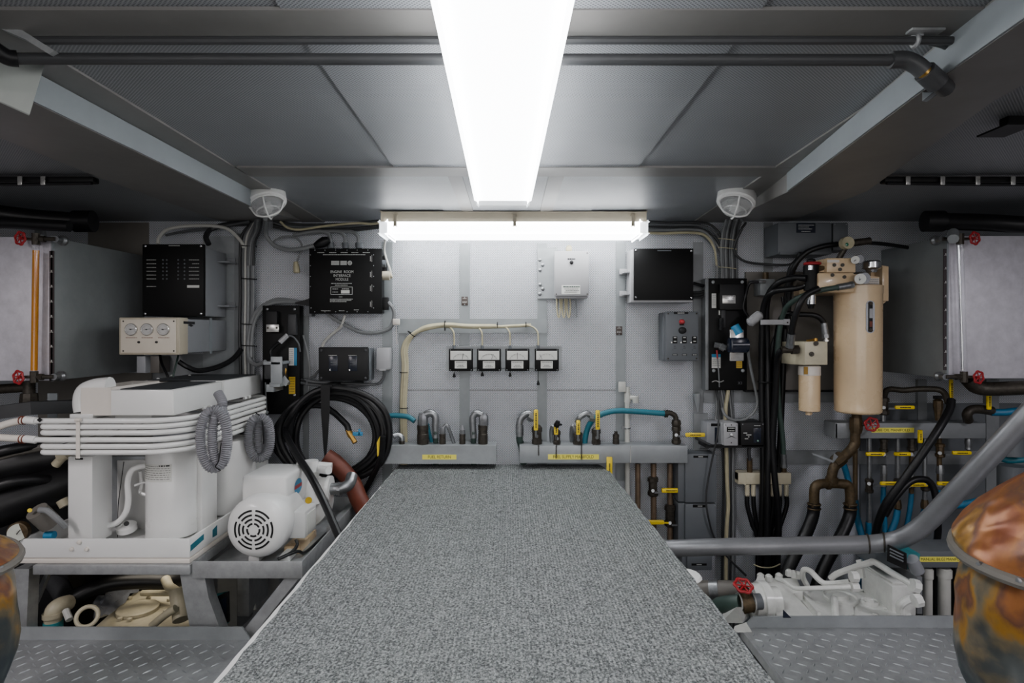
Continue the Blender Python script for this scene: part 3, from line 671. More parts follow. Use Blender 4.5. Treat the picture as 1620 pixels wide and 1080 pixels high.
G().cyl(P(470,736,2.5),P(525,740,2.52),.022,16).cyl(P(492,728,2.5),P(492,745,2.5),.03,16).cyl(P(506,742,2.48),P(520,744,2.44),.016,12).to('valve_cap','white',t)
G().cyl(P(505,772,2.52),P(522,772,2.52),.045,18).cyl(P(518,772,2.52),P(524,772,2.52),.052,18).to('outlet_flange','white',t)
G().tube([P(522,773,2.52),P(540,772,2.52),P(552,766,2.54),P(557,752,2.58)],.024,14,5).lathe(P(535,773,2.52),(1,0,0),[(0,.028),(.012,.028)],8).to('outlet_elbow','fit',t)
G().lathe(P(488,791,2.34),(.6,-1,0),[(0,.013),(.004,.013)],16).to('inspection_sticker','ystk',t)
one('suction_hose',G().tube([P(515,722,2.8),P(533,735,2.8),P(556,762,2.78),P(568,790,2.74),P(582,815,2.68),P(604,850,2.6)],.040,16,5),'dred','thick rust red rubber hose curving behind the white pump','hose')
one('float_switch_box',G().box(-.76,-.73,2.5,2.84,zt0+.001,zt0+.04,.003),'steel','flat steel bar lying in the tray behind the white pump','bar')
# ================================================================= BLACK HOSE COIL
t=thing('coiled_hose','large coil of black rubber hose hung from a black strap','hose')
specs=[(538,690,86,78,2.80),(527,688,84,72,2.84),(524,690,88,66,2.86),(530,684,72,66,2.83),(518,690,76,62,2.87),(532,688,62,62,2.85),(526,692,90,64,2.88)]
pts=[P(537,850,2.16),P(513,795,2.25),P(491,752,2.36),P(467,715,2.58)]
first=True
for si_,sp_ in enumerate(specs):
    n=20; nx_=specs[min(si_+1,len(specs)-1)]
    for k in range(n):
        cx,cy,a,b,y=[u_+(v_-u_)*k/n for u_,v_ in zip(sp_,nx_)]
        th=math.pi+(-2*math.pi*k/n)-.1
        j=1+.02*math.sin(3*th+cx); pts.append(P(cx+a*j*math.cos(th),cy-b*j*math.sin(th),y+.004*k/n))
pts+=[P(455,690,2.89),P(470,650,2.88),P(510,642,2.86),P(545,668,2.84),P(552,682,2.83)]
G().tube(pts,.0145,10,4).to('hose','rubber',t)
G().tube([P(606,690,2.78),P(602,725,2.80),P(586,760,2.83),P(570,790,2.84),P(562,830,2.85)],.0135,10,5).to('hose_tail','rubber',t)
G().prism([P(507,611,2.77),P(522,611,2.77),P(521,655,2.765),P(518,700,2.77),P(515,735,2.78),P(514,735,2.78),P(511,700,2.77),P(508,655,2.765)],(0,.003,0)).box(X(507,2.77),X(522,2.77),2.77,2.98,Z(613,2.77),Z(609,2.77)).to('strap','blackm',t)
G().cyl(P(550,680,2.83),P(562,700,2.81),.012,10).hexnut(P(552,683,2.83),P(556,690,2.83),.016).to('hose_coupling','brass',t)
G().box(X(558,2.79),X(574,2.79),2.785,2.795,Z(689,2.79),Z(683,2.79),.002).box(X(567,2.79),X(570,2.79),2.785,2.795,Z(689,2.79),Z(678,2.79),.001).to('coupling_lever','bstk',t)
G().prism([P(597,722,2.79),P(596,700,2.79),P(601,690,2.79),P(604,696,2.79),P(604,716,2.79)],(0,.0015,0)).to('tag','yellow',t)
# ================================================================= LEFT: PANELS
t=thing('annunciator_panel','black-faced alarm panel with rows of tiny white captions and a deep grey case','panel')
Yp=2.766
G().box(X(227,Yp),-1.40,Yp+.02,2.985,Z(500,Yp),Z(388,Yp)-.01,.003).to('case','greybox',t)
f=G().pb(225,322,386,500,Yp,Yp+.02,.003).to('faceplate','black',t)
screws(f,[(230,389),(318,389),(230,496),(318,496)],Yp-.001,.006)
for i in range(7):
    y=411+i*6
    if i==6: y=453
    bars(f,[(232,247,y)],Yp-.001,h=.8,name='caption'); 
    if i<6: bars(f,[(299 if i!=1 else 304,315,y)],Yp-.001,h=.8,name='caption')
G().pb(296,315,451,455,Yp-.002,Yp-.0005).to('blank_tag','paper',f)
for i in range(6):
    for px in (258,264,282,292):
        G().lathe(P(px,411+i*6,Yp-.0005),(0,-1,0),[(0,.004),(.003,.003),(.004,0)],8).to('indicator','dgrey',f)
bars(f,[(267,285,388.5)],Yp-.001,h=1,name='heading')
for py in (414,484):
    G().pb(341,362,py-1,py+1,2.9,2.985).pb(359,372,py-6,py+6,2.984,2.99,.002).prism([P(341,py,2.9),P(362,py,2.97),P(341,py+4,2.9)],(0,.002,0)).to('mounting_lug','greybox',t)
t=thing('gauge_panel','ivory panel of three round pressure gauges on a deep beige box','panel')
Yp=2.565
G().box(X(190,Yp),-1.40,Yp+.06,2.985,Z(559,Yp),Z(504,Yp),.004).to('case','greybox',t)
G().pb(188,284.5,502,561,Yp+.002,Yp+.07,.004).to('bezel_case','beige',t)
f=G().pb(191,278,505,558,Yp-.004,Yp+.001,.001).to('faceplate','bpanel',t)
screws(f,[(195,508),(275,508),(195,555),(275,555)],Yp-.004,.0035,'dbrz')
for i,px in enumerate((208,233,259)):
    c=P(px,521,Yp-.004); g0=G().lathe(c,(0,-1,0),[(0,.026),(.006,.026),(.008,.0235),(.0065,.023)],32).to('gauge','silver',f)
    G().lathe(c+Vector((0,-.0055,0)),(0,-1,0),[(0,.0228),(.0004,.0228)],28).to('dial','dial',g0)
    g=G()
    for k in range(19):
        a=math.radians(-45+k*15); p=c+Vector((math.cos(a)*.019,-.0064,math.sin(a)*.019)); q=c+Vector((math.cos(a)*.0155,-.0064,math.sin(a)*.0155)); g.cyl(p,q,.0004,4)
    g.to('scale_marks','ink',g0)
    G().cyl(c+Vector((-.007,-.0072,.001)),c+Vector((.016,-.0072,.002)),.0009,6).lathe(c+Vector((0,-.006,0)),(0,-1,0),[(0,.003),(.002,.003)],10).to('pointer','ink',g0)
    bars(f,[(px-9,px+9,534)],Yp-.0042,'dred',.9,'caption')
for px in (220,248): G().lathe(P(px,541,Yp-.004),(0,-1,0),[(0,.005),(.006,.0045),(.007,0)],12).to('push_button','blackm',f)
# decal on the side of the case
sx=X(284,2.635)
f=G().prism(side_quad(-1.40,[(290,508),(308,509),(308,513),(290,512)],.0006),(.0006,0,0)).to('brand_decal','ink',t)
G().prism(side_quad(-1.40,[(297,514),(301,512),(306,515),(302,517)],.0006),(.0006,0,0)).to('brand_decal','ink',t)
G().prism(side_quad(-1.40,[(331,503),(334,503),(334,559),(331,559)],.0006),(.004,0,0)).to('case_seam','beaml',t)
t=thing('interface_module','black box lettered engine room interface module','box')
Yp=2.90
G().pb(490,603,394,495,Yp+.012,2.985,.002).to('case','blackm',t)
f=G().pb(489,604,393,496,Yp,Yp+.012,.002).to('faceplate','black',t)
for n_,(a,b) in enumerate((('ENGINE  ROOM',430),('INTERFACE',436),('MODULE',442))): text(a,541,b,Yp-.0012,4.4,'wink',f,width=(36,27,20)[n_])
# block logo: two banded word blocks and a ringed star
for a,b in ((524,536.5),(538.5,548.5)):
    for y in (413.2,414.9,416.6,418.3): G().pb(a,b,y-.6,y+.6,Yp-.0016,Yp-.0003).to('logo_bar','wink',f)
g=G().torus(P(553.5,415.8,Yp-.0012),(0,1,0),.0087,.0019,20,6); 
for k in range(5):
    a=math.radians(90+144*k); b=math.radians(90+144*(k+1)); cc=P(553.5,415.8,Yp-.0012); g.cyl(cc+Vector((math.cos(a)*.006,0,math.sin(a)*.006)),cc+Vector((math.cos(b)*.006,0,math.sin(b)*.006)),.0008,4)
g.to('logo_ring','wink',f)
g=G()
for a,b,c_,d in ((523,557.5,453.5,454.1),(523,557.5,465.2,465.8),(523,523.6,453.5,465.8),(556.9,557.5,453.5,465.8)): g.pb(a,b,c_,d,Yp-.0012,Yp-.0003)
g.to('outline','wink',f); G().pb(539.5,553,458.8,464,Yp-.0016,Yp-.0003).to('serial_tag','paper',f)
bars(f,[(524,557,448.2),(530,550,451),(526,535,457),(526,535,461.8),(541,552,456.8),(536,542,469.5),(522,558,473),(522,556,475),(522,548,477)],Yp-.001,h=.9)
bars(f,[(502,513,399.5),(521,532,399.5),(539,550,399.5),(556,567,399.5),(574,585,399.5),(511,578,402.8),(508,523,491.5),(536,545,491.5),(560,568,490)],Yp-.001,h=.9)
for q in (409,434,456,481): G().pb(585.5,586.3,q-4,q+4,Yp-.001,Yp).to('caption','wink',f); G().pb(588,588.5,q-6,q+5,Yp-.001,Yp).to('caption','wink',f)
screws(f,[(498,395.5),(514,395.5),(531,395.5),(549,395.5),(565,395.5),(582,395.5),(498,493),(514,493),(531,493),(549,493),(565,493),(582,493),(491,420),(491,437),(491,453),(591,420),(591,437),(591,453),(491,403),(591,403),(492,487),(591,487)],Yp-.001,.0028,'fit')
G().pb(603,612,405,430,2.93,2.95,.002).to('connector_bracket','blackm',t); G().cyl(P(604,417,2.93),P(611,417,2.93),.018,14).to('connector','dgrey',t)
G().cyl(P(603,436,2.93),P(617,436,2.93),.022,16).cyl(P(616,436,2.93),P(620,435,2.93),.015,16).to('connector','beige',t)
G().pb(603,614,470,490,2.93,2.96,.003).to('connector','blackm',t)
G().prism([P(489,484,2.92),P(489,472,2.92),P(480,475,2.92),P(467,478,2.92),P(467,481,2.92)],(0,.03,0)).to('connector','blackm',t)
for px in (524,547,568): G().cyl(P(px,393,2.94),P(px-1,384,2.94),.016,12).to('connector','dgrey',t)
t=thing('relay_box','black two-switch box below the interface module','box'); Yp=2.87
G().pb(505,585,551,602,Yp+.02,2.985,.004).to('case','dgrey',t); f=G().pb(503.5,582.5,549,602.5,Yp,Yp+.02,.006).to('faceplate','blackm',t)
screws(f,[(508,554),(578,554),(508,598),(578,598)],Yp-.001,.007,'ingray')
for a in (527,558):
    q=G().pb(a-7,a+7,563,587,Yp-.004,Yp,.002).to('rocker_switch','screen',f); bars(q,[(a-7,a+6,562)],Yp-.0045,h=1); G().cyl(P(a-5,585,Yp-.003),P(a-5,585,Yp-.006),.003,8).to('indicator','silver',q); bars(q,[(a-4,a+4,y) for y in (569,573,577)],Yp-.0045,'dgrey',.8)
one('junction_box',G().pb(595,616,550,585,2.92,2.985,.006).pb(600,610,583,586,2.92,2.97),'lgrey','small light grey junction box between relay box and beige cable','box')
def cable(pts,r,m,label,group=None,name='cable',cat='cable',sm=6): return one(name,G().tube([P(*p) for p in pts],r,8,sm),m,label,cat,group)
one('backing_sheet',G().pb(484,493,480,500,2.94,2.99),'dgrey','small grey cover strip at the lower corner of the interface module','plate')
# actuator panels
def actuator(label,px0,px1,py0,py1,Yf,labelpx,lft):
    t=thing('actuator_panel',label,'panel')
    G().pb(px0,px1,py0,py1,Yf,2.985,.003).to('backplate','black',t); return t
Yp=2.93
t=actuator('black control board whose actuator hangs beside the coil of black hose',415,474,483,655,Yp,0,1)
screws(t,[(423,489),(466,489),(423,652),(466,625)],Yp-.001,.007,'fit')
G().pb(420,438,492,522,Yp-.03,Yp,.003).to('relay','blackm',t); G().pb(455,468,497,530,Yp-.03,Yp,.003).to('relay','ingray',t)
f=G().pb(421,441,513,525,Yp-.034,Yp-.0305,.001).to('nameplate','silver',t); G().pb(422,425,517,520,Yp-.035,Yp-.0345).pb(436,439,517,520,Yp-.035,Yp-.0345).to('nameplate_mark','dbrz',f)
f=G().pb(457,465,550,578,Yp-.002,Yp-.0005).to('sticker','paper',t); G().pb(465,469.5,550,578,Yp-.002,Yp-.0005).to('sticker','bstk',t); bars(f,[(458,464,553+i*3) for i in range(8)],Yp-.0025,'dgrey',.8)
f=G().pb(457,467,596,623,Yp-.002,Yp-.0005).to('warning_sticker','ystk',t); bars(f,[(458,466,599+i*4) for i in range(6)],Yp-.0025,'ink',.9)
a=G().pb(417,443,576,600,Yp-.13,Yp-.03,.008).to('actuator','ingray',t); G().pb(428,446,564,607,Yp-.14,Yp-.132,.002).pb(416,444,572,577,Yp-.14,Yp-.02,.002).pb(426,443,605,612,Yp-.13,Yp,.002).pb(421,433,608,620,Yp-.12,Yp,.002).to('actuator_bracket','alu',t)
G().prism([P(443,602,Yp-.12),P(450,594,Yp-.12),P(457,603,Yp-.12),P(452,611,Yp-.12)],(0,.004,0)).to('lever','alu',t)
G().tube([P(448,580,Yp-.06),P(452,586,Yp-.06),P(450,594,Yp-.06)],.006,8,4).to('linkage','brass',t)
G().tube([P(430,570,Yp-.06),P(428,555,Yp-.05),P(437,545,Yp-.05),P(446,538,Yp-.05)],.009,8,5).to('lead','rubber',t)
G().cyl(P(443,541,Yp-.05),P(455,530,Yp-.045),.012,10).to('boot','lgrey',t)
G().tube([P(455,531,Yp-.045),P(464,533,Yp-.045),P(472,543,Yp-.04),P(475,556,Yp-.02)],.004,8,5).to('lead','cmid',t)
G().tube([P(420,605,Yp-.08),P(421,630,Yp-.06),P(422,654,Yp-.03)],.003,6,4).to('control_rod','alu',t)
t=actuator('tall black control board with a blue-black solenoid beside hanging black hoses',1120,1182,440,617,Yp,0,0)
G().pb(1116,1121,440,617,Yp-.006,2.985,.002).to('side_channel','alud',t)
screws(t,[(1128,446),(1174,446),(1129,586),(1175,586)],Yp-.001,.0085,'alu')
G().pb(1139,1178,449,490,Yp-.035,Yp,.004).to('relay','blackm',t); G().pb(1141,1148,490,518,Yp-.02,Yp,.002).to('relay','ingray',t)
f=G().pb(1143,1164,467,480,Yp-.039,Yp-.0355,.001).to('nameplate','silver',t); bars(f,[(1147,1161,472),(1146,1162,475)],Yp-.0395,'dgrey',.7)
f=G().pb(1126,1133,464,487,Yp-.002,Yp-.0005).to('sticker','paper',t); bars(f,[(1127,1132,467+i*3) for i in range(6)],Yp-.0025,'dgrey',.7); G().pb(1137,1139.5,485,498,Yp-.002,Yp-.0005).to('sticker','paper',t)
g=G(); pts=[]
for i in range(70): a=i*.9; pts.append((X(1141,Yp-.03)+.010*math.cos(a),Yp-.03+.010*math.sin(a),Z(503+i*.28,Yp-.03)))
g.tube(pts,.002,6,2).to('spring','ingray',t)
G().pb(1155,1177,521,571,Yp-.11,Yp-.10,.004).to('solenoid_bracket','silver',t)
G().cyl(P(1156,546,Yp-.14),P(1182,546,Yp-.14),.033,20).pb(1157,1183,534,558,Yp-.17,Yp-.11,.01).to('solenoid','screen',t)
G().tube([P(1130,545,Yp-.05),P(1140,547,Yp-.06),P(1150,550,Yp-.08)],.013,8,4).cyl(P(1140,547,Yp-.075),P(1147,551,Yp-.08),.017,8).to('linkage_arm','fit',t)
f=G().pb(1126,1140,560,582,Yp-.002,Yp-.0005).to('sticker','paper',t); G().pb(1126,1140,560,565,Yp-.0026,Yp-.002).to('sticker_band','bstk',f); bars(f,[(1127,1139,569+i*3) for i in range(4)],Yp-.0027,'dgrey',.7)
f=G().pb(1165,1174,571,582,Yp-.002,Yp-.0005).to('warning_sticker','ystk',t); bars(f,[(1166,1173,574+i*3) for i in range(3)],Yp-.0025,'ink',.8)
G().cyl(P(1134,554,Yp-.03),P(1135,567,Yp-.03),.004,8).to('red_clip','red',t); G().tube([P(1135,567,Yp-.03),P(1137,590,Yp-.02),P(1138,612,Yp-.01)],.003,6,4).to('lead','cgrey',t)
f=G().tube([P(1126,604,Yp-.012),P(1132,602,Yp-.014),P(1138,604,Yp-.014),P(1145,602,Yp-.014)],.003,6,4).to('wing_clip','silver',t)
text('X1',1171,606,Yp-.001,4.5,'dgrey',t)
G().cyl(P(1162,515,Yp-.10),P(1170,528,Yp-.11),.02,12).to('boot','bstk',t)
for a,b in (((1184,512),(1200,500)),((1190,507),(1206,494))): G().lathe(P(*a,Yp-.1),P(*b,Yp-.1)-P(*a,Yp-.1),[(0,.012),(.008,.022),(.045,.022),(.055,.010)],14).to('capacitor_boot','lgrey',t)
b=thing('support_arm','pale plastic arm with a bolt pointing from control board across the black hoses','arm'); G().pb(1204,1246,505.5,513.5,Yp-.16,Yp-.15,.002).to('arm','lgrey',b); G().pb(1241,1250,504.5,514,Yp-.165,Yp-.149,.002).to('arm_tip','lgrey',b); G().cyl(P(1246,510,Yp-.165),P(1246,510,Yp-.17),.004,8).to('bolt','dbrz',b)
# ================================================================= METERS
Yp=2.92
one('meter_backplate',G().pb(706,889,548,586,2.962,2.966).pb(706,889,547,548.4,2.955,2.966),'alu','long perforated aluminium plate behind the row of four meters','plate')
ML=['nearly upright, leaning slightly to the high side','leaning far over to the high side','standing exactly upright','leaning far back to the low side']
for i,(px,ndl) in enumerate(((729,(731.5,726.5+4,568.4,558)),(773.5,(780,776,568,558.5)),(818.5,(818.5,818.5,568,557)),(865,(853.5,857.5,561,568)))):
    t=thing('panel_meter','square black panel meter with its needle '+ML[i],'meter','black analogue meters in a row')
    k=[(732.8,558.5,731.2,568.6),(780.5,560,777.5,568),(818.4,557.5,818.6,568),(853.8,560.5,857.6,568)][i]
    G().pb(px-18.7,px+18.7,552,587,Yp+.012,2.961,.003).to('case','blackm',t)
    f=G().pb(px-19,px+19,551.5,587,Yp,Yp+.012,.003).to('bezel','black',t)
    f2=G().pb(px-16.5,px+16.5,555,569,Yp-.0015,Yp-.0003).to('scale_plate','paper',t)
    g=G(); pts=[P(px+14*math.cos(math.radians(a)),574-14.5*math.sin(math.radians(a)),Yp-.002) for a in range(30,151,10)]; g.tube(pts,.0005,4,1); g.to('scale_arc','ink',f2)
    g=G()
    for a in range(30,151,20):
        g.cyl(P(px+14*math.cos(math.radians(a)),574-14.5*math.sin(math.radians(a)),Yp-.002),P(px+12*math.cos(math.radians(a)),574-12.5*math.sin(math.radians(a)),Yp-.002),.0005,4)
    g.to('scale_marks','ink',f2)
    G().cyl(P(k[0],k[1],Yp-.003),P(k[2],k[3],Yp-.003),.0009,6).to('needle','ink',t)
    l=G().pb(px-9.5,px+9.5,571,582.5,Yp-.0015,Yp-.0003).to('caption_plate','paper',t); bars(l,[(px-8,px+8,573),(px-4,px+4,577.6),(px-6,px+6,580)],Yp-.002,'ink',.8)
    screws(t,[(px-16.5,553.5),(px+16.5,553.5),(px-16.5,585),(px+16.5,585)],Yp-.0005,.0028,'fit')
    cx=[718.5,763,807,851.5][i]; G().cyl(P(cx,552,2.95),P(cx,546,2.95),.007,12).to('cable_gland','dgrey',t)
    d=[597,595,596,609][i]; G().cyl(P(cx,586,2.95),P(cx,d-6,2.95),.0012,6).lathe(P(cx,d-7,2.95),(0,0,-1),[(0,.003),(.005,.004),(.012,.007),(.018,.008),(.021,.006)],12).to('hanging_plug','blackm',t)
    if i<3: G().cyl(P(px+19,582,2.95),P(px+26,582,2.95),.003,8).to('spacer_rod','fit',t)
# beige loom feeding the meters
def cable(pts,r,m,label,group=None,name='cable',cat='cable',sm=6): return one(name,G().tube([P(*p) for p in pts],r,8,sm),m,label,cat,group)
t=thing('cable_loom','thick beige cable loom curving up and over to the four meters','cable')
Yl=2.965
for k,(o,r) in enumerate(((0,.0105),(-3.2,.008),(3.2,.008))):
    G().tube([P(639+o,800,Yl),P(639+o,700,Yl),P(638+o,640,Yl),P(641+o,580,Yl),P(640+o,552,Yl),P(650+o*.9,532-o*.2,Yl),P(672,519-o*.6,Yl),P(705,514-o*.45,Yl),P(740,516-o*.4,Yl),P(785,516-o*.3,Yl)]+([P(840,514,2.975)] if k==1 else []),r,10,5).to('cable','cbeige',t)
for i,(a,cx) in enumerate(((700,718.5),(745,763),(789,807),(836,851.5))):
    G().tube([P(a,517 if i<3 else 514.5,2.97),P(cx-7,518,2.965),P(cx-1,525,2.95),P(cx,536,2.95),P(cx,547,2.95)],.0042,8,5).to('drop_cable','cbeige',t)
for a,b,ang,h in ((704,515,0,7),(787,514,0,4),(832,513.5,0,3.4),(651,528,.9,6.5),(639,589,1.57,5.5),(639,645,1.57,5.5)):
    c=P(a,b,Yl); d=Vector((math.cos(ang),0,math.sin(ang))); G().torus(c,d,h*Yl/F+.002,.0022,18,6).to('cable_tie','blackm',t)
# ================================================================= GREY AND BLACK BOXES OF THE MIDDLE
t=thing('control_box','pale grey control box with one black button and a white caption label','box'); Yp=2.90
G().pb(879,930,398,472,Yp+.02,2.99,.004).to('case','lgrey',t); f=G().pb(877,932,397,468,Yp,Yp+.02,.004).to('lid','lgrey',t)
screws(f,[(929,400),(929,465),(880,465)],Yp-.0005,.003,'dbrz'); G().lathe(P(904,415,Yp),(0,-1,0),[(0,.009),(.008,.009),(.01,.005)],16).to('push_button','blackm',f)
bars(f,[(898,910,409.5)],Yp-.0007,'ink',2.2,'caption'); l=G().pb(888.5,918,451,465,Yp-.0012,Yp-.0003).to('label_plate','paper',f); bars(l,[(891,917,453.5)],Yp-.0016,'dgreen',1.6); bars(l,[(893,915,457),(895,916,459.5),(893,913,462)],Yp-.0016,'ink',.7)
G().pb(896,905,390,397,2.93,2.96,.002).cyl(P(900,393,2.94),P(900,388,2.94),.01,10).to('cable_gland','cbeige',t)
for a,b in ((881,885),(889,893),(897,901)): G().tube([P(a,471,2.94),P(a,485,2.94),P(a+1.5,499,2.94),P(b,501,2.94),P(b+1.5,485,2.94),P(b+.5,471,2.94)],.004,8,5).to('twisted_wire','cbeige',t)
G().cyl(P(911,471,2.94),P(912,502,2.94),.004,8).to('probe','alud',t)
g0=thing('bolted_plate','vertical aluminium plate with two trios of domed bolts beside the pale control box','plate'); G().pb(850.5,880,393,472,2.984,2.99).to('plate','alu',g0); screws(g0,[(854,411),(858.5,419),(854.5,427),(854.5,450),(858.5,457),(854,465)],2.983,.009,'fit','bolt')
t=thing('blank_panel','large blank black square panel with a projecting pale case','panel'); Yp=2.86
G().box(X(1003,Yp)-.012,X(1097,Yp),Yp+.012,2.985,Z(478,Yp),Z(394,Yp),.003).to('case','lgrey',t); f=G().pb(1003,1097,393,474.5,Yp,Yp+.012,.002).to('faceplate','black',t)
screws(f,[(1006,396),(1094,396.5),(1006,470),(1094,471)],Yp-.0005,.005); G().pb(1040,1062,395.5,397,Yp-.0008,Yp).to('caption','dgrey',f)
for py in (430,465): G().pb(980,996,py-5,py+4,2.97,2.988,.002).pb(988,997,py-1,py+1,2.90,2.988).to('mounting_lug','lgrey',t)
for px,py in ((735,476),(979.5,523)):
    t=thing('name_tag','small dark brown engraved tag on the steel strip '+('between the lamp and the meters' if px<800 else 'below the blank black panel edge'),'tag'); G().pb(px-5,px+5,py-7,py+7,2.991,2.9965,.001).to('plate','label',t)
    bars(t,[(px-3,px+3,py-4),(px-3.5,px+3.5,py+1),(px-3.5,px+3.5,py+2.5)],2.9908,'wink',.7); screws(t,[(px,py-5.5),(px,py+5.5)],2.991,.003,'fit')
t=thing('switch_box','grey switch box with a red lamp, a black knob and three rocker switches','box'); Yp=2.88
G().box(X(1055,Yp)-.014,X(1105,Yp),Yp+.014,2.985,Z(571,Yp),Z(494,Yp),.004).to('case','dgrey',t); f=G().pb(1053,1105.5,492.5,570.5,Yp,Yp+.016,.005).to('lid','dgrey',t)
G().pb(1066,1089,493.5,496.5,Yp-.001,Yp-.0003).to('caption_strip','black',f); bars(f,[(1072,1083,495)],Yp-.0015,h=1.2,name='caption')
G().lathe(P(1078.5,509,Yp),(0,-1,0),[(0,.013),(.012,.012),(.022,.008),(.025,0)],14).to('indicator_lamp','red',f); G().pb(1075,1082,512,514.6,Yp-.001,Yp).to('caption_strip','black',f)
G().lathe(P(1079,522.5,Yp),(0,-1,0),[(0,.017),(.02,.015),(.022,.012)],20).to('knob','blackm',f)
for i,px in enumerate((1068,1083,1099)):
    s=G().pb(px-3.5,px+3.5,532,543,Yp-.006,Yp,.001).to('rocker_switch','black',f); G().pb(px-2,px+2,533,534.5,Yp-.0072,Yp-.006).pb(px-2,px+2,539,540.5,Yp-.0072,Yp-.006).to('switch_mark','wink',s)
    G().cyl(P(px-5.5,541.5,Yp),P(px-5.5,541.5,Yp-.003),.003,8).to('screw','silver',f)
    g=G(); 
    for a,b,c_,d in ((px-2,px+1,547,549),(px-2,px+2,550,552),(px-4,px-3,553,555)): g.pb(a,b,c_,c_+.7,Yp-.0008,Yp)
    g.to('symbol','blackm',f)
    G().pb(px-4,px+4,559.5,562.5,Yp-.0008,Yp).to('caption_strip','black',f); bars(f,[(px-3,px+3,561)],Yp-.0013,h=1,name='caption')
screws(f,[(1057,496),(1102,496),(1057,567),(1102,567)],Yp-.0005,.004,'dbrz')
# ================================================================= FUEL MANIFOLDS
Yf=2.86
t=thing('fuel_return_manifold','square aluminium manifold with the yellow FUEL RETURN label','manifold')
G().prism([P(619,705,Yf),P(785,705,Yf),P(785,733.5,Yf),P(608,733.5,Yf)],(0,.115,0)).to('body','alu',t)
f=G().pb(668,722,719,726.5,Yf-.0012,Yf-.0003).to('label_plate','ylab',t); text('FUEL RETURN',695,722.8,Yf-.0018,4.6,'ink',f,width=36)
def nut(t,px,y0,y1,hw,Y=2.91,m='dbrz',seg=16,n='stub'):
    z1=Z(y0,Y); z0=Z(y1,Y); r=hw*Y/F
    G().cyl((X(px,Y),Y,z0-.004),(X(px,Y),Y,z0),r*1.15,seg).to('weld_collar','alu',t)
    return G().lathe((X(px,Y),Y,z0),(0,0,1),[(0,r*.9),((z1-z0)*.1,r),((z1-z0)*.55,r),((z1-z0)*.57,r*.93),((z1-z0)*.75,r*.93),((z1-z0)*.77,r),(z1-z0,r)],seg).to(n,m,t)
nut(t,669,672,704,9.3); e=G().lathe(P(669,673,2.91),(0,0,1),[(0,.024),(.018,.026),(.045,.024),(.06,.018)],8); e.tube([P(672,656,2.91),P(682,653,2.91),P(689,660,2.91),P(689,676,2.91)],.018,12,5); e.to('swivel_elbow','fit',t)
nut(t,700,686,704,5.3); e=G().lathe(P(700,686,2.91),(0,0,1),[(0,.013),(.02,.015),(.035,.012)],8); e.tube([P(701,676,2.91),P(706,672,2.91),P(710,678,2.91),P(719,703,2.93)],.009,10,5); e.to('swivel_elbow','fit',t)
nut(t,731.5,686,704,5.0); G().lathe(P(731.5,686,2.91),(0,0,1),[(0,.013),(.02,.013),(.022,.009),(.04,.006)],8).to('plug','fit',t)
nut(t,764,672,704,7.6); e=G().lathe(P(765,673,2.91),(0,0,1),[(0,.022),(.018,.023),(.045,.022),(.058,.016)],8); e.tube([P(762,656,2.91),P(754,653,2.91),P(748,660,2.91),P(748,676,2.91)],.016,12,5); e.to('swivel_elbow','fit',t)
nut(t,636,697,704,4.5); G().tube([P(636,700,2.91),P(636,692,2.91),P(630,688,2.91),P(622,690,2.9)],.012,10,4).to('swivel_elbow','fit',t)
def hose(pts,r,m,label,group=None,sleeve=None):
    t=thing('hose',label,'hose',group); G().tube([P(*p) for p in pts],r,12,6).to('tube',m,t)
    if sleeve:
        a=P(*pts[0]); b=P(*pts[1]); d=(b-a).normalized(); G().cyl(a-d*.01,a+d*.05,r*1.18,14).to('ferrule',sleeve,t)
    return t
hose([(689,676,2.91),(689,690,2.91),(690,712,2.95),(691,760,2.985)],.0125,'dgreen','green hose dropping from the tall elbow nearest the beige loom',None,'fit')
hose([(748,676,2.91),(749,690,2.91),(749,712,2.95),(749,760,2.985)],.0135,'dgreen','green hose dropping from the elbow at the free end of the fuel return manifold',None,'fit')
hose([(656,666,2.93),(645,659,2.94),(625,657,2.94),(612,659,2.94),(606,668,2.94),(604,685,2.94)],.0125,'teal','teal hose entering from the black hose coil above the fuel return manifold')
hose([(676,670,2.945),(679,685,2.945),(684,705,2.96),(688,740,2.985)],.009,'teal','short teal hose slanting down behind the tall return fitting')
hose([(606,668,2.92),(603,662,2.92),(598,675,2.91),(597,700,2.91)],.018,'ingray','dark grey elbow hose seen through the black hose coil')
t=thing('fuel_supply_manifold','long square aluminium manifold with the yellow FUEL SUPPLY MANIFOLD label','manifold')
G().pb(822,1088,705,732.5,Yf,Yf+.115,.003).to('body','alu',t); G().pb(997,998.2,705,732,Yf-.0008,Yf).to('weld_seam','silver',t)
f=G().pb(867,947.5,718.5,726.5,Yf-.0012,Yf-.0003).to('label_plate','ylab',t); text('FUEL SUPPLY MANIFOLD',907,722.6,Yf-.0018,4.8,'ink',f,width=64)
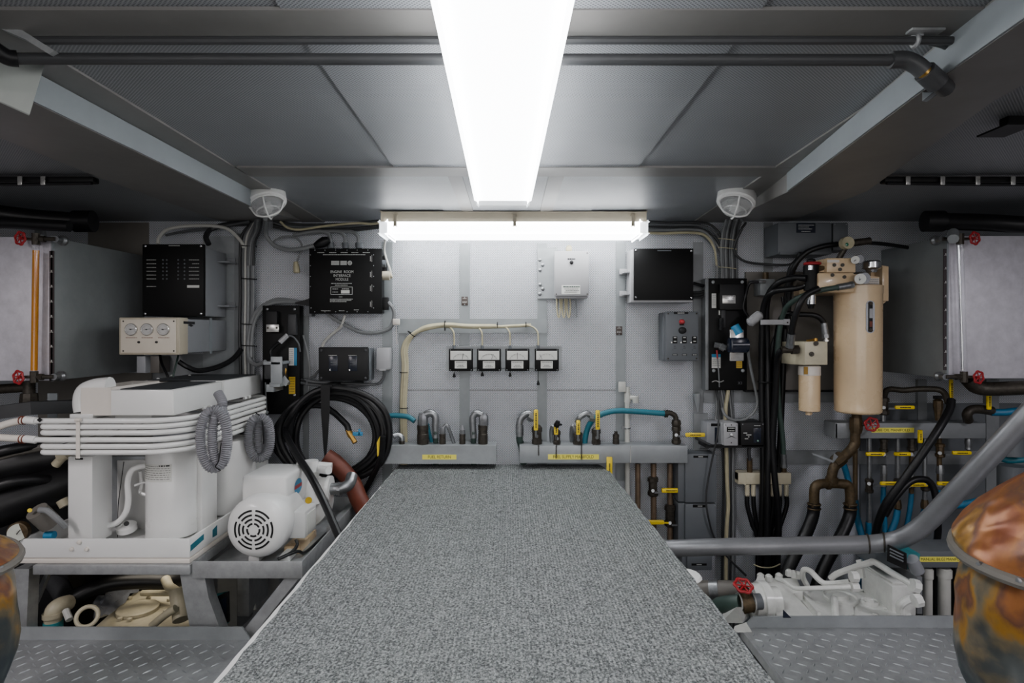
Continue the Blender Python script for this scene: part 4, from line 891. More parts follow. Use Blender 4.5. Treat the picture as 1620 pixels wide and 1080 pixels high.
def valve(label,px,y0,y1,hw,hpx,h0,h1,Y=2.90,hw2=3.3,elbow=None,chain=None,hm='yellow',parent=None):
    t=thing('ball_valve',label,'valve','ball valves with yellow handles')
    r=hw*Y/F; z0=Z(y1,Y); z1=Z(y0,Y); h=z1-z0
    G().lathe((X(px,Y),Y,z0),(0,0,1),[(0,r*.6),(h*.08,r*.62),(h*.1,r*.95),(h*.3,r),(h*.32,r*.85),(h*.66,r*.85),(h*.68,r),(h*.9,r*.97),(h,r*.6)],8).to('body','dbrz',t)
    G().cyl((X(px,Y),Y,(z0+z1)/2),(X(px,Y)+.0,Y-.032,(z0+z1)/2),.007,10).to('stem','fit',t)
    a=P(hpx,h0,Y-.045); b=P(hpx,h1,Y-.045); w=hw2*Y/F
    G().box(a.x-w*.5,a.x+w*.5,Y-.037,Y-.034,min(b.z,(z0+z1)/2)-.004,a.z,.001).to('lever','fit',t)
    s=G().box(a.x-w,a.x+w,Y-.041,Y-.031,b.z,a.z,.004).to('handle_sleeve',hm,t)
    bars_v(s,hpx,h0+5,h1-4,Y-.0415)
    if chain:
        n=int((chain[2]-chain[1])/1.6); g=G()
        for k in range(n):
            c=P(chain[0]+ (k%2)*.2,chain[1]+k*1.6,Y-.045); g.torus(c,(1,0,0) if k%2 else (0,1,0),.0033,.0011,8,4)
        g.to('chain','dbrz',t)
    return t
def bars_v(par,px,y0,y1,Y):
    g=G(); y=y0
    while y<y1: h=random.uniform(1.2,2.8); g.box(X(px-1,Y),X(px+1,Y),Y-.0004,Y,Z(y,Y),Z(min(y1,y+h),Y)); y+=h+.8
    g.to('small_print','ink',par)
valve('ball valve with tall yellow handle under the first green hose of the supply manifold',849.5,672,705,8.3,848,648,681,chain=(852,683,722))
valve('small ball valve with short yellow handle and black cap on the supply manifold',881,679,705,6,880,669,688,hw2=3.2,chain=(880,690,726))
valve('mid-height ball valve whose yellow handle leans by the curved teal hose',914,683,705,7.5,915,665,688,hw2=3.0,chain=(920,690,727))
valve('ball valve with tall yellow handle just where the long teal hose starts',943,676,705,7.5,946,649,680,chain=(938,682,705))
one('plug',G().lathe(P(880,675,2.85),(.3,-.2,1),[(0,.012),(.012,.015),(.02,.012),(.03,.01)],10).box(X(879,2.84),X(889,2.84),2.835,2.85,Z(673,2.84),Z(670,2.84),.002),'black','black plastic cap on the smallest yellow-handled valve','cap')
q=thing('pipe_plug','capped brass stub between tall valve and white drain pipe','plug'); nut(q,974.5,687,705,5.2,n='stub'); G().lathe(P(974.5,688,2.91),(0,0,1),[(0,.011),(.006,.011),(.007,.008),(.018,.008)],8).to('cap','dbrz',q)
# elbows of the supply fittings
q=thing('hose_fitting','bent steel hose fitting over the first supply valve','fitting'); G().tube([P(846,664,2.92),P(838,654,2.92),P(828,657,2.92),P(822,668,2.92),P(822,690,2.92)],.0165,12,5).lathe(P(843,662,2.92),(-.8,0,.5),[(0,.022),(.025,.022)],8).cyl(P(822,672,2.92),P(822,688,2.92),.0195,14).to('elbow','fit',q)
hose([(822,688,2.92),(822,696,2.93),(826,712,2.96),(830,760,2.985)],.0165,'dgreen','dark green hose running down beside the supply manifold end')
q=thing('hose_fitting','bent steel hose fitting beside the long teal hose','fitting'); G().tube([P(940,661,2.92),P(928,654,2.92),P(917,660,2.92),P(913,668,2.93)],.0145,12,5).lathe(P(942,662,2.91),(-1,0,.2),[(0,.02),(.028,.02)],8).to('elbow','fit',q)
q=thing('hose_fitting','small grey fitting behind the mid-height supply valve','fitting'); G().tube([P(911,684,2.93),P(906,674,2.93),P(904,686,2.94),P(905,700,2.96)],.011,10,5).to('elbow','fit',q)
q=thing('hose_fitting','small steel elbow beside the smallest supply valve','fitting'); G().tube([P(878,682,2.93),P(874,674,2.93),P(872,684,2.94),P(873,702,2.95)],.009,10,5).to('elbow','fit',q)
hose([(925,706,2.93),(926,692,2.93),(932,672,2.92),(946,658,2.90),(972,650,2.90),(1010,651,2.90),(1052,654,2.90)],.0135,'teal','long teal hose arching along above the supply manifold')
q=thing('hose_fitting','dark bronze elbow ending the long teal hose','fitting'); G().tube([P(1050,654,2.90),P(1060,653,2.90),P(1068,658,2.90),P(1070,668,2.90)],.0125,12,5).cyl(P(1051,654,2.90),P(1056,654,2.90),.019,8).lathe(P(1070,664,2.90),(0,0,-1),[(0,.02),(.016,.024),(.03,.02)],8).to('elbow','dbrz',q); G().pb(1052,1054,646,651,2.89,2.9,.001).to('clamp_tab','fit',q)
def valve_h(label,px,py,hw,hh,h0,h1,hy,Y=2.93,m='dbrz',hs=3.2,vert=True):
    t=thing('ball_valve',label,'valve','ball valves with yellow handles'); r=hw*Y/F; h=2*hh*Y/F; z0=Z(py+hh,Y)
    G().lathe((X(px,Y),Y,z0),(0,0,1),[(0,r*.8),(h*.06,r),(h*.24,r),(h*.26,r*.8),(h*.74,r*.8),(h*.76,r),(h*.94,r),(h,r*.8)],8).to('body',m,t)
    s=1 if h0>px else -1; near=h0 if s>0 else h1
    G().cyl(P(px,hy,Y),P(px,hy,Y-.04),.008,10).to('stem','fit',t); G().box(X(px,Y),X(near,Y-.03)+s*.004,Y-.036,Y-.032,Z(hy+1.4,Y),Z(hy-1.4,Y)).to('lever','fit',t)
    q=G().pb(h0,h1,hy-hs,hy+hs,Y-.042,Y-.028,.005).to('handle_sleeve','yellow',t); bars(q,[(h0+7,h1-7,hy)],Y-.0425,'ink',1.5); return t
t=valve_h('ball valve at the manifold end with yellow handle pointing toward the grey boxes',1070,688,7.5,14,1085,1116,688,2.90)
def vpipe(px,py0,py1,hw,m,label,Y=2.95): return one('pipe',G().cyl(P(px,py0,Y),P(px,py1,Y),hw*Y/F,14),m,label,'pipe')
vpipe(1009,733,1010,4.2,'copper','thin copper-brown pipe below supply manifold, nearest the white pipe')
vpipe(1034,733,1010,4.6,'copper','middle copper-brown pipe below supply manifold, with one valve')
vpipe(1060,733,1010,4.4,'copper','copper-brown pipe below supply manifold whose valve is lowest')
valve_h('ball valve on the middle copper pipe with yellow handle',1033,769,8.5,15,1047,1078,776,2.94,hs=3.6)
valve_h('lowest ball valve on the copper pipes, yellow handle to the grey box side',1060,815,8.8,17,1073,1104,827,2.94,hs=3.6)
one('yellow_lever',G().pb(1024,1051,823,830,2.89,2.904,.005).pb(1046,1058,826,828,2.895,2.90),'yellow','yellow lever sleeve reaching out from behind the carpeted walkway edge','handle')
t=thing('yellow_lever','yellow lever sleeve hanging below the supply manifold beside the carpet corner','handle'); s=G().pb(960,969,723,755,2.84,2.852,.004).to('sleeve','yellow',t); bars_v(s,964.5,733,748,2.8395)
G().cyl(P(965,726,2.852),P(965,726,2.92),.007,8).to('stem','fit',t)
# white drain pipe
t=thing('drain_pipe','vertical white plastic drain pipe with a side branch','pipe'); G().cyl(P(992.5,612,2.965),P(992.5,900,2.965),.0125,14).to('pipe','pvc',t); G().tube([P(992,628,2.965),P(999,629,2.96),P(1006,630,2.95)],.012,12,4).cyl(P(1005,627,2.95),P(1006,637,2.95),.016,12).box(X(979,2.95),X(990,2.95),2.95,2.97,Z(620,2.95),Z(604,2.95),.002).cyl(P(992.5,622,2.965),P(992.5,636,2.965),.016,14).to('branch','pvc',t)
G().torus(P(992.5,677,2.965),(0,0,1),.0145,.003,16,6).box(X(984,2.95),X(988,2.95),2.945,2.955,Z(679,2.95),Z(674,2.95)).to('pipe_clip','fit',t)
# ================================================================= GREY BOXES, RIGHT OF THE PIPES
def gbox(label,px0,px1,py0,py1,Yf,m,cap=None,side=0.):
    t=thing('enclosure',label,'box'); G().box(X(px0,Yf)-side,X(px1,Yf),Yf+.014,2.985,Z(py1,Yf),Z(py0,Yf),.004).to('case',m,t); f=G().pb(px0,px1,py0,py1,Yf,Yf+.018,.005).to('lid',m,t)
    if cap: G().pb(cap[0],cap[1],cap[2],cap[3],Yf-.001,Yf-.0003).to('caption_strip','black',f); bars(f,[(cap[0]+8,cap[1]-8,(cap[2]+cap[3])/2)],Yf-.0014,h=1.3,name='caption')
    screws(f,[(px0+3,py0+3),(px1-3,py0+3)],Yf-.0003,.003,'fit'); return t,f
gbox('tall slate grey enclosure, upper of the two beside the copper pipes',1084,1134,718,795,2.88,'dgrey',(1097,1120,720.5,724),.03)
gbox('tall slate grey enclosure, lower of the two beside the copper pipes',1084,1134,797,868,2.88,'dgrey',(1096,1119,798,802.5),.03)
gbox('small dark box below the long grey pipe',1087,1127,874,902,2.88,'dgrey',(1094,1118,891,894.5),.02)
gbox('slate box with a caption strip on the short shelf of three switch boxes',1118,1148,668,703,2.88,'greybox',(1125,1139,669.5,674))
t,f=gbox('light grey thermostat box in the middle of three switch boxes',1145,1168,669,705,2.84,'lgrey'); G().pb(1150,1163.5,675,683,2.8385,2.8397).to('caption_plate','black',f); bars(f,[(1152,1162,677),(1152,1162,681)],2.838,h=1.2,name='caption'); G().cyl(P(1157.5,687,2.84),P(1157.5,687,2.83),.006,12).prism([P(1149,694,2.839),P(1157.5,689,2.835),P(1166,694,2.839),P(1157.5,690.5,2.839)],(0,.001,0)).to('rotary_knob','fit',f); screws(f,[(1157,672),(1157,700)],2.8395,.003,'dbrz')
t,f=gbox('black box with a green-lit switch at the end of three switch boxes',1172,1210,668,708,2.86,'blackm'); G().pb(1192,1204,677,700,2.857,2.8597,.001).to('switch_plate','screen',f); bars(f,[(1193,1203,673)],2.859,h=1,name='caption'); G().cyl(P(1199,697,2.857),P(1199,697,2.854),.004,8).to('indicator','green',f)
g=G(); [g.pb(1180+random.uniform(-4,6),1182+random.uniform(-2,7),y,y+1.5,2.8588,2.8598) for y in (684,687,690,693)]; g.to('symbol','wink',f); G().pb(1131,1136,676,700,2.876,2.8797).to('rocker','screen',f)
one('shelf_plate',G().pb(1116,1210,704,708,2.86,2.985),'blackm','thin black shelf under the row of three switch boxes','shelf')
one('mounting_plate',G().pb(1098,1120,654,712,2.97,2.984).cyl(P(1106,706,2.96),P(1120,706,2.96),.012,10),'alud','bare steel mounting plate with a conduit fitting above the slate enclosures','plate')
one('cable_gland',G().lathe(P(1103,622,2.95),(.05,0,-1),[(0,.018),(.03,.016),(.06,.009),(.09,.003)],14),'alu','pointed grey gland hanging above the yellow manifold-end valve','fitting')
# electrical box at the top
t=thing('enclosure','dark grey electrical box with a printed warning plate near the ceiling','box'); G().pb(1231,1316,352,402,2.83,2.985,.004).to('case','dgrey',t); f=G().pb(1260,1290,353,368,2.828,2.8297).to('warning_plate','screen',t); bars(f,[(1263,1288,356),(1263,1280,359),(1263,1285,362),(1268,1282,366)],2.8275,h=.9); G().pb(1234,1312,398,402.5,2.82,2.83).to('lid_edge','dgrey',t)
gbox('second smaller dark grey box tucked beside the electrical box',1318,1342,352,396,2.88,'dgrey')
# ================================================================= FILTERS
t=thing('fuel_filter','large cream cylindrical fuel filter with a chrome-framed sight window','filter'); Yc=2.72; c0=X(1357,Yc); r=.0975
z0=Z(652,Yc); z1=Z(464,Yc)
b=G().lathe((c0,Yc,z0),(0,0,1),[(0,r*.9),(.006,r*.97),(.014,r*.985),(.02,r*.97),(.05,r*.98),(z1-z0,r*1.0)],48).to('canister','cream',t)
for px_,Yq in ((1376,2.635),):
    g=G(); a=P(1377,482,2.622); bq=P(1377,520,2.622); w=.019
    pts=[]
    for k in range(9): q=math.pi*k/8; pts.append(a+Vector((w*math.cos(q),0,w*math.sin(q))))
    for k in range(9): q=math.pi+math.pi*k/8; pts.append(bq+Vector((w*math.cos(q),0,w*math.sin(q))))
    g.prism(pts,(0,.03,0)); f=g.to('sight_window','chrome',t)
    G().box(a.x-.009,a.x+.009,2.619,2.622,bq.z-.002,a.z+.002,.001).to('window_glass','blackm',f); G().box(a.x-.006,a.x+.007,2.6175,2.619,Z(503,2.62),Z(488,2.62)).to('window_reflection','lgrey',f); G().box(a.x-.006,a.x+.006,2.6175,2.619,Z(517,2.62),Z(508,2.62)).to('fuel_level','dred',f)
    for p in (a,bq): G().cyl(p+Vector((0,0,.006 if p is a else -.006)),p+Vector((0,-.006,.006 if p is a else -.006)),.009,6).to('window_bolt','dbrz',f)
zh=Z(464,Yc)
G().lathe((c0,Yc,zh-.004),(0,0,1),[(0,r*1.02),(.035,r*1.03),(.04,r*.9)],40).to('head_collar','cream',t)
G().prism([P(1296,463,2.66),P(1391,463,2.66),P(1391,438,2.66),P(1340,432,2.66),P(1296,436,2.66)],(0,.24,0)).to('head_casting','cream',t)
h2=G().pb(1308,1354,408,431,2.64,2.80,.004).pb(1296,1310,418,430,2.66,2.78,.003).to('upper_block','cream',t); G().pb(1295,1352,431.5,462,2.62,2.8,.006).to('middle_block','cream',t); G().pb(1309,1328,411,415,2.638,2.6397).to('blank_tag','wbeige',h2)
for px,py,Y in ((1320,419,2.638),(1333,419,2.638),(1329,426,2.638),(1317,435,2.618),(1336,438,2.618)): G().cyl(P(px,py,Y),P(px,py,Y-.004),.008,12).cyl(P(px,py,Y-.004),P(px,py,Y-.006),.004,6).to('bolt','dbrz',t)
G().prism([P(1378,417,2.80),P(1404,421,2.80),P(1405,474,2.80),P(1398,480,2.80),P(1391,480,2.80),P(1391,462,2.80),P(1378,462,2.80)],(0,.02,0)).pb(1396,1406,421,476,2.74,2.80,.002).to('mounting_flange','cream',t)
l=G().pb(1368,1391,440,455,2.657,2.6597).to('label_plate','wbeige',t); bars(l,[(1371,1390,y) for y in (442,445,448,451)],2.6565,'dgrey',.8)
for px,py,Y,rr in ((1353,411,2.62,.020),(1361,441,2.58,.026)):
    q=G().lathe(P(px,py,Y+.03),(0,-1,0),[(0,rr*.7),(.01,rr),(.03,rr),(.034,rr*.93)],24).to('pressure_gauge','fit',t); G().cyl(P(px,py,Y-.004),P(px,py,Y-.0048),rr*.85,20).to('dial','paper',q); G().cyl(P(px-2,py+2,Y-.0055),P(px+3,py-1.5,Y-.0055),.0012,6).to('pointer','ink',q)
G().lathe(P(1379,431,2.70),(0,0,1),[(0,.02),(.012,.025),(.02,.038),(.045,.038),(.052,.03),(.055,0)],24).to('breather_cap','chrome',t)
# vacuum gauge with green face
t=thing('pressure_gauge','round gauge with a green face above the cream filter head','gauge'); c=P(1341,384,2.68); G().lathe(c+Vector((0,.03,0)),(0,-1,0),[(0,.018),(.008,.028),(.03,.028),(.036,.027),(.034,.023)],28).to('case','cbeige',t); G().cyl(c+Vector((0,-.002,0)),c+Vector((0,-.003,0)),.0235,24).to('dial','dgreen',t); G().lathe(c+Vector((-.005,-.003,-.008)),(0,-1,0),[(0,.009),(.003,.006),(.004,0)],14).to('green_lens','green',t); G().cyl(c+Vector((0,.02,-.02)),c+Vector((-.02,.04,-.07)),.012,10).cyl(c+Vector((.02,.02,0)),c+Vector((.11,.02,.012)),.016,12).to('stem','dbrz',t)
# chrome pump / strainer
t=thing('hand_pump','small chrome and black hand pump with a reddish cap beside the filter head','pump'); G().lathe(P(1283,488,2.66),(0,0,1),[(0,.012),(.012,.014),(.014,.017),(.078,.017),(.08,.03),(.188,.032),(.193,.018),(.213,.018),(.218,.012)],20).to('body','black',t)
G().cyl(P(1283,481,2.66),P(1283,464,2.66),.019,18).to('lower_sleeve','chrome',t); G().cyl(P(1282.5,427,2.63),P(1282.5,420,2.63),.012,18).to('upper_sleeve','chrome',t); G().torus(P(1285,417,2.66),(0,0,1),.03,.007,18,8).to('cap_ring','red',t); G().cyl(P(1258,446,2.67),P(1275,446,2.67),.017,10).to('inlet','dbrz',t)
G().cyl(P(1292,425,2.66),P(1308,423,2.68),.014,12).cyl(P(1292,451,2.66),P(1300,452,2.66),.016,12).to('connector','bronze',t)
# small filter
t=thing('fuel_filter','small cream spin-on filter hanging from a square cream block','filter'); Yc=2.76
G().pb(1273,1309.5,540,577,2.70,2.85,.003).prism([P(1253,541,2.76),P(1273,540,2.70),P(1273,577,2.70),P(1252,576,2.76)],(0,.1,0)).to('head_block','creamb',t)
G().lathe(P(1280.5,650.5,Yc),(0,0,1),[(0,.035),(.004,.045),(.19,.0455),(.2,.043),(.205,.043)],32).to('canister','cream',t); G().lathe(P(1280.5,593,Yc),(0,0,1),[(0,.0475),(.04,.047),(.044,.04)],32).to('label_band','wbeige',t); G().pb(1272,1278,580,592,2.713,2.716).to('copper_stripe','brass',t)
G().cyl(P(1279,650,Yc),P(1279,656,Yc),.013,8).cyl(P(1283,650,Yc),P(1283,655,Yc),.006,8).to('drain_plug','cream',t)
for px,py in ((1291,543),(1284,560)): G().cyl(P(px,py,2.70),P(px,py,2.692),.011,12).lathe(P(px,py,2.692),(0,-1,0),[(0,.006),(.002,.0)],6).to('plug','dbrz',t)
G().cyl(P(1290,541,2.72),P(1290,535,2.72),.01,8).tube([P(1290,536,2.72),P(1283,538,2.71),P(1276,539,2.71)],.005,8,3).to('bleed_valve','brass',t); G().cyl(P(1307,540,2.74),P(1307,528,2.74),.008,10).lathe(P(1307,540,2.74),(0,0,1),[(0,.012),(.008,.012)],6).to('hose_nipple','silver',t)
G().cyl(P(1236,553,2.72),P(1262,553,2.72),.016,12).lathe(P(1252,553,2.72),(1,0,0),[(0,.021),(.03,.021)],6).cyl(P(1251,549,2.72),P(1251,540,2.72),.012,10).to('tee_fitting','dbrz',t)
t=thing('distribution_block','small pale aluminium block with hose ports behind the hanging black hoses','block'); G().pb(1203,1226,441,467,2.9,2.98,.003).to('body','alu',t); G().cyl(P(1211,441,2.93),P(1211,431,2.93),.014,10).to('port','bronze',t); G().pb(1187,1212,443,448,2.88,2.9,.004).to('port_pipe','fit',t)
# ================================================================= BLACK HOSES ON THE RIGHT
GH='black rubber hoses in the thick vertical bundle'
def bh(pts,r,label,m='rubber',fit=None,g=None):
    t=thing('rubber_hose',label,'hose',g); G().tube([P(*p) for p in pts],r,12,6).to('tube',m,t)
    for k in (fit or []):
        a=P(*pts[k]); b=P(*pts[1 if k==0 else k-1]); d=(b-a).normalized(); G().cyl(a-d*.004,a+d*.055,r*1.25,14).lathe(a-d*.012,d,[(0,r*1.4),(.016,r*1.4)],6).to('ferrule','fit',t)
    return t
bh([(1291,444,2.66),(1262,455,2.68),(1222,462,2.74),(1208,486,2.82),(1205,540,2.86),(1205,640,2.88),(1207,720,2.88),(1206,800,2.88),(1203,900,2.9),(1203,1000,2.9)],.0135,'black hose from the hand pump, dropping in the bundle nearest the control board',fit=[0])
bh([(1276,440,2.64),(1254,440,2.68),(1228,450,2.74),(1213,480,2.82),(1214,560,2.87),(1216,700,2.85),(1214,760,2.85),(1214,900,2.87),(1214,1000,2.9)],.0145,'upper black hose from the hand pump bending down into the bundle')
bh([(1345,451,2.60),(1322,455,2.60),(1290,461,2.62),(1255,476,2.70),(1238,500,2.78),(1230,560,2.83),(1232,640,2.84),(1238,690,2.86),(1240,735,2.88)],.0115,'black and green hose leaving the filter head on the long slant','dgreen',fit=[0,8])
bh([(1296,456,2.60),(1276,466,2.61),(1264,484,2.62),(1254,515,2.66),(1250,545,2.70)],.0135,'short black hose from the filter head to the square cream block',fit=[4])
bh([(1306,530,2.74),(1303,510,2.74),(1290,499,2.74),(1262,497,2.76),(1238,500,2.82),(1228,540,2.87),(1226,640,2.88),(1222,735,2.89)],.012,'black hose arching up from the small filter into the bundle',fit=[0,7])
bh([(1238,553,2.72),(1232,560,2.74),(1229,580,2.78),(1226,640,2.82),(1222,700,2.84),(1226,760,2.84),(1232,820,2.86),(1230,900,2.88),(1230,1000,2.9)],.0145,'black hose dropping from the tee of the small cream filter')
bh([(1240,470,2.9),(1242,500,2.88),(1220,560,2.9),(1219,640,2.91),(1225,735,2.91)],.014,'thin black hose hidden at the back of the bundle')
bh([(1268,400,2.78),(1262,412,2.8),(1250,430,2.83),(1244,480,2.87),(1240,560,2.9),(1234,700,2.92),(1228,800,2.93),(1222,1000,2.93)],.014,'black hose coming down from beneath the dark electrical box')
bh([(1372,384,2.76),(1400,386,2.77),(1440,392,2.8),(1480,398,2.85)],.0085,'thin black hose running from green gauge behind the clear-glass tank')
bh([(1325,386,2.74),(1300,390,2.74),(1275,400,2.76),(1258,420,2.78),(1250,450,2.82),(1246,520,2.86)],.012,'black hose curving over from the green-faced gauge')
bh([(1180,352,2.9),(1172,365,2.9),(1161,395,2.93),(1178,413,2.93),(1215,418,2.93),(1250,418,2.9),(1268,405,2.86)],.006,'thin black wire looping below the dark electrical box','cdark')
t=thing('hydraulic_block','grey port block feeding the lower black hoses','block'); G().pb(1168,1252,748,766,2.91,2.985,.003).prism([P(1168,748,2.91),P(1180,748,2.905),P(1180,768,2.905),P(1168,760,2.91)],(0,.06,0)).to('body','creamb',t)
for px in (1186,1222,1240): G().cyl(P(px,748,2.93),P(px,725,2.93),.013,10).to('port_fitting','bronze',t)
for px in (1182,1192,1211,1222,1233,1244): G().cyl(P(px,766,2.92),P(px,784,2.92),.011,8).to('port_fitting','creamb',t)
for i,(px,bx) in enumerate(((1182,1198),(1192,1202),(1211,1210),(1222,1216),(1233,1222),(1244,1226))):
    bh([(px,782,2.92),(px+.5,800,2.92),((px+bx)/2,830,2.92),(bx,860,2.92),(bx,1000,2.93)],.0105,['lower black hose from the port block, outermost on the switch-box side','second lower black hose from the port block','third lower black hose from the port block','fourth lower black hose from the port block','fifth lower black hose from the port block','lower black hose from the port block, outermost on the bronze-tee side'][i],'rubber')
bh([(1186,728,2.92),(1185,710,2.92),(1190,698,2.93),(1192,690,2.95)],.008,'short braided hose rising from the port block to the black switch box','ingray')
t=thing('cable_tie','pale cord tied around the black hose bundle below the grey pipe','tie'); G().tube([P(1193,893,2.87),P(1205,897,2.83),P(1222,897,2.83),P(1234,892,2.86)],.003,6,5).to('cord','cbeige',t)
for py,nm in ((604,'black tape wound round the hose bundle beside the small filter'),(852,'tape wrap around the black hose bundle just above the grey pipe')): one('tape_wrap',G().torus(P(1213,py,2.87),(0,0,1),.038,.004,20,6),'blackm',nm,'tape')
# ================================================================= CABLE RUNS
GL='cables strapped in the vertical run beside the alarm panel'
spec=[(380,'cdark',.007,'dark'),(385,'cmid',.007,'mid grey'),(388.5,'cwhite',.0058,'white'),(393,'cgrey',.009,'light grey'),(398,'cmid',.007,'grey, second from the perforated sheet'),(401,'cgrey',.006,'grey, outermost toward the perforated sheet')]
for i,(px,m,r,nm) in enumerate(spec):
    cable([(px+18-i*2,352,2.93-i*.004),(px+3,372,2.955),(px,400,2.96),(px,470,2.96),(px-1,530,2.96),(px+ (0 if i!=2 else -1),560,2.96),(px+1,640,2.965),(px+1,760,2.97)],r,m,nm+' cable in the vertical run beside the alarm panel' if ',' not in nm else nm.split(',')[0]+' cable of the vertical run,'+nm.split(',')[1],GL)
for py in (388,440,512,546):
    one('cable_tie',G().tube([P(382,py,2.945),P(386,py+.5,2.94),P(396,py+1,2.94),P(404,py+1.5,2.95),P(406,py+2,2.97)],.0025,6,4),'blackm',{388:'uppermost black tie on the vertical cable run',440:'second black tie down the vertical cable run',512:'third black tie down the vertical cable run',546:'lowest black tie on the vertical cable run'}[py],'tie','black ties on the vertical cable run')
cable([(250,386,2.8),(252,375,2.82),(265,363,2.86),(290,358,2.9),(330,357,2.93),(360,362,2.94),(380,380,2.95),(386,392,2.955)],.0085,'cwhite','white cable arching over the alarm panel')
cable([(262,372,2.93),(290,366,2.94),(340,360,2.95),(395,350,2.93)],.006,'cmid','grey cable lying behind the white arching cable')
cable([(330,386,2.88),(326,374,2.9),(335,362,2.94),(360,355,2.95),(396,352,2.94)],.013,'ingray','dark corrugated lead dropping behind the top of the alarm panel')
for px,m in ((402,'cmid'),(405,'cgrey'),(408,'cmid'),(411,'cdark')):
    cable([(px+3,348,2.8),(px,365,2.9),(px-8,385,2.94),(px-10,420,2.955)],.006,m,{402:'grey cable, first of four fanning down beneath the caged lamp',405:'light grey cable, second of four fanning down beneath the caged lamp',408:'grey cable, third of four fanning down beneath the caged lamp',411:'dark cable, last of four fanning down beneath the caged lamp'}[px],'cables fanning down beneath the caged lamp')
cable([(420,346,2.7),(420,360,2.86),(422,374,2.9),(434,388,2.91),(455,395,2.91),(478,393,2.91),(500,388,2.92)],.0105,'cgrey','thick grey cable looping from the caged lamp to the interface module')
q=cable([(430,385,2.94),(445,375,2.94),(465,375,2.94),(476,384,2.94),(477,395,2.94),(473,405,2.94),(468,420,2.94),(472,428,2.94)],.005,'cgrey','thin grey cable with a plug looping beside the interface module')
one('cable_plug',G().lathe(P(468,414,2.93),(0.1,0,-1),[(0,.010),(.02,.014),(.05,.016),(.055,.01)],12),'cbeige','translucent beige plug hanging beside the interface module','plug')
one('rubber_boot',G().lathe(P(498,389,2.915),(.9,0,.4),[(0,.013),(.02,.02),(.05,.026),(.075,.016)],14),'rubber','black rubber boot on the top corner of the interface module','connector')
for i,(a,m) in enumerate(((524,'cgrey'),(547,'cgrey'),(568,'cgrey'))):
    cable([(a-1,386,2.94),(a-2,374,2.94),(a-10,367,2.94),(a-28,366,2.95),(a-60,372-i*3,2.96)],.0085,m,['grey lead from the first top connector of the interface module','grey lead from the middle top connector of the interface module','grey lead from the last top connector of the interface module'][i],'grey leads on top of the interface module')
for i,(y0,m) in enumerate(((352,'cdark'),(356,'cmid'),(360,'cdark'),(363,'cdark'))):
    cable([(432,y0-4,2.93),(460,y0+2,2.95),(500,y0+3,2.96),(560,y0+1,2.96),(608,y0-4,2.96)],.006,m,['topmost of four dark cables under the ceiling toward the caged lamp','second of four cables under the ceiling toward the caged lamp','third of four dark cables under the ceiling toward the caged lamp','lowest of four dark cables under the ceiling toward the caged lamp'][i],'dark cables under the ceiling')
cable([(443,350,2.9),(455,360,2.91),(475,363,2.91),(510,358,2.90),(560,353,2.88),(590,354,2.86),(608,349,2.82)],.0055,'cbeige','slim beige cable strung between the caged lamp and wall light')
cable([(607,351,2.82),(610,372,2.86),(608,395,2.92),(613,415,2.93),(618,430,2.93),(616,436,2.935)],.0055,'cwhite','slim white cable dropping from the wall light to a beige connector')
cable([(480,478,2.94),(450,477,2.94),(428,480,2.94),(412,492,2.94),(402,512,2.945),(398,545,2.95),(398,565,2.95)],.0095,'cgrey','grey cable curving from the module over the tall control board')
cable([(484,480,2.93),(450,474,2.95),(430,476,2.95),(408,490,2.95),(398,510,2.95),(393,540,2.955),(394,566,2.94),(405,577,2.9),(420,572,2.86)],.0095,'cgrey','grey cable turning back up into the hanging actuator')
cable([(614,478,2.94),(622,488,2.94),(623,504,2.95),(616,519,2.95),(595,526,2.95),(570,525,2.95),(548,515,2.95),(530,505,2.95),(520,498,2.95)],.0095,'cgrey','grey cable loop hanging beneath the interface module')
cable([(546,498,2.94),(543,508,2.945),(538,518,2.95),(520,533,2.955),(511,545,2.96),(508,560,2.96)],.007,'cwhite','pale cable crossing down from the module to the relay box')
one('cable_clamp',G().pb(621,632,504,514,2.93,2.95,.004).cyl(P(627,514,2.94),P(628,545,2.95),.001,6),'wbeige','translucent pinkish cable clamp at the end of the steel strip','clamp')
cable([(608,586,2.93),(607,596,2.94),(600,606,2.945),(585,608,2.95),(560,607,2.95),(500,604,2.95),(482,600,2.95)],.007,'cmid','grey cable from the small junction box running below the relay box')
for i,(y,m) in enumerate(((604,'cdark'),(609,'cmid'))):
    cable([(476,y-4,2.95),(500,y,2.955),(540,y+2,2.955),(575,y,2.955)],.007,m,['dark cable just under the relay box','grey cable lowest under the relay box'][i])
cable([(480,530,2.96),(487,560,2.96),(490,590,2.96),(486,640,2.965)],.006,'cgrey','thin grey cable descending beside the relay box')
cable([(505,585,2.95),(497,595,2.95),(488,600,2.95),(484,608,2.95)],.006,'cmid','short grey cable entering the lower corner of the relay box')
cable([(283,572,2.75),(296,580,2.76),(315,586,2.8),(345,580,2.86),(368,568,2.92),(382,552,2.95)],.012,'rubber','thick black cable sweeping up from beneath the gauge panel')
cable([(253,561,2.75),(256,575,2.72),(264,592,2.7),(268,605,2.7)],.006,'rubber','thin black cable hanging from the gauge panel beside the tank')
cable([(282,562,2.75),(279,575,2.72),(275,590,2.7),(274,600,2.7)],.0045,'dgreen','thin green wire hanging from the gauge panel')
one('junction_block',G().pb(216,230,563,590,2.6,2.64,.003),'greybox','small grey block below the gauge panel beside the tank','block')
one('junction_block',G().pb(232,252,563,590,2.9,2.99,.003),'taupe','brown block on the wall below the gauge panel','block')
GR='grey cables gathered behind the tall black control board'
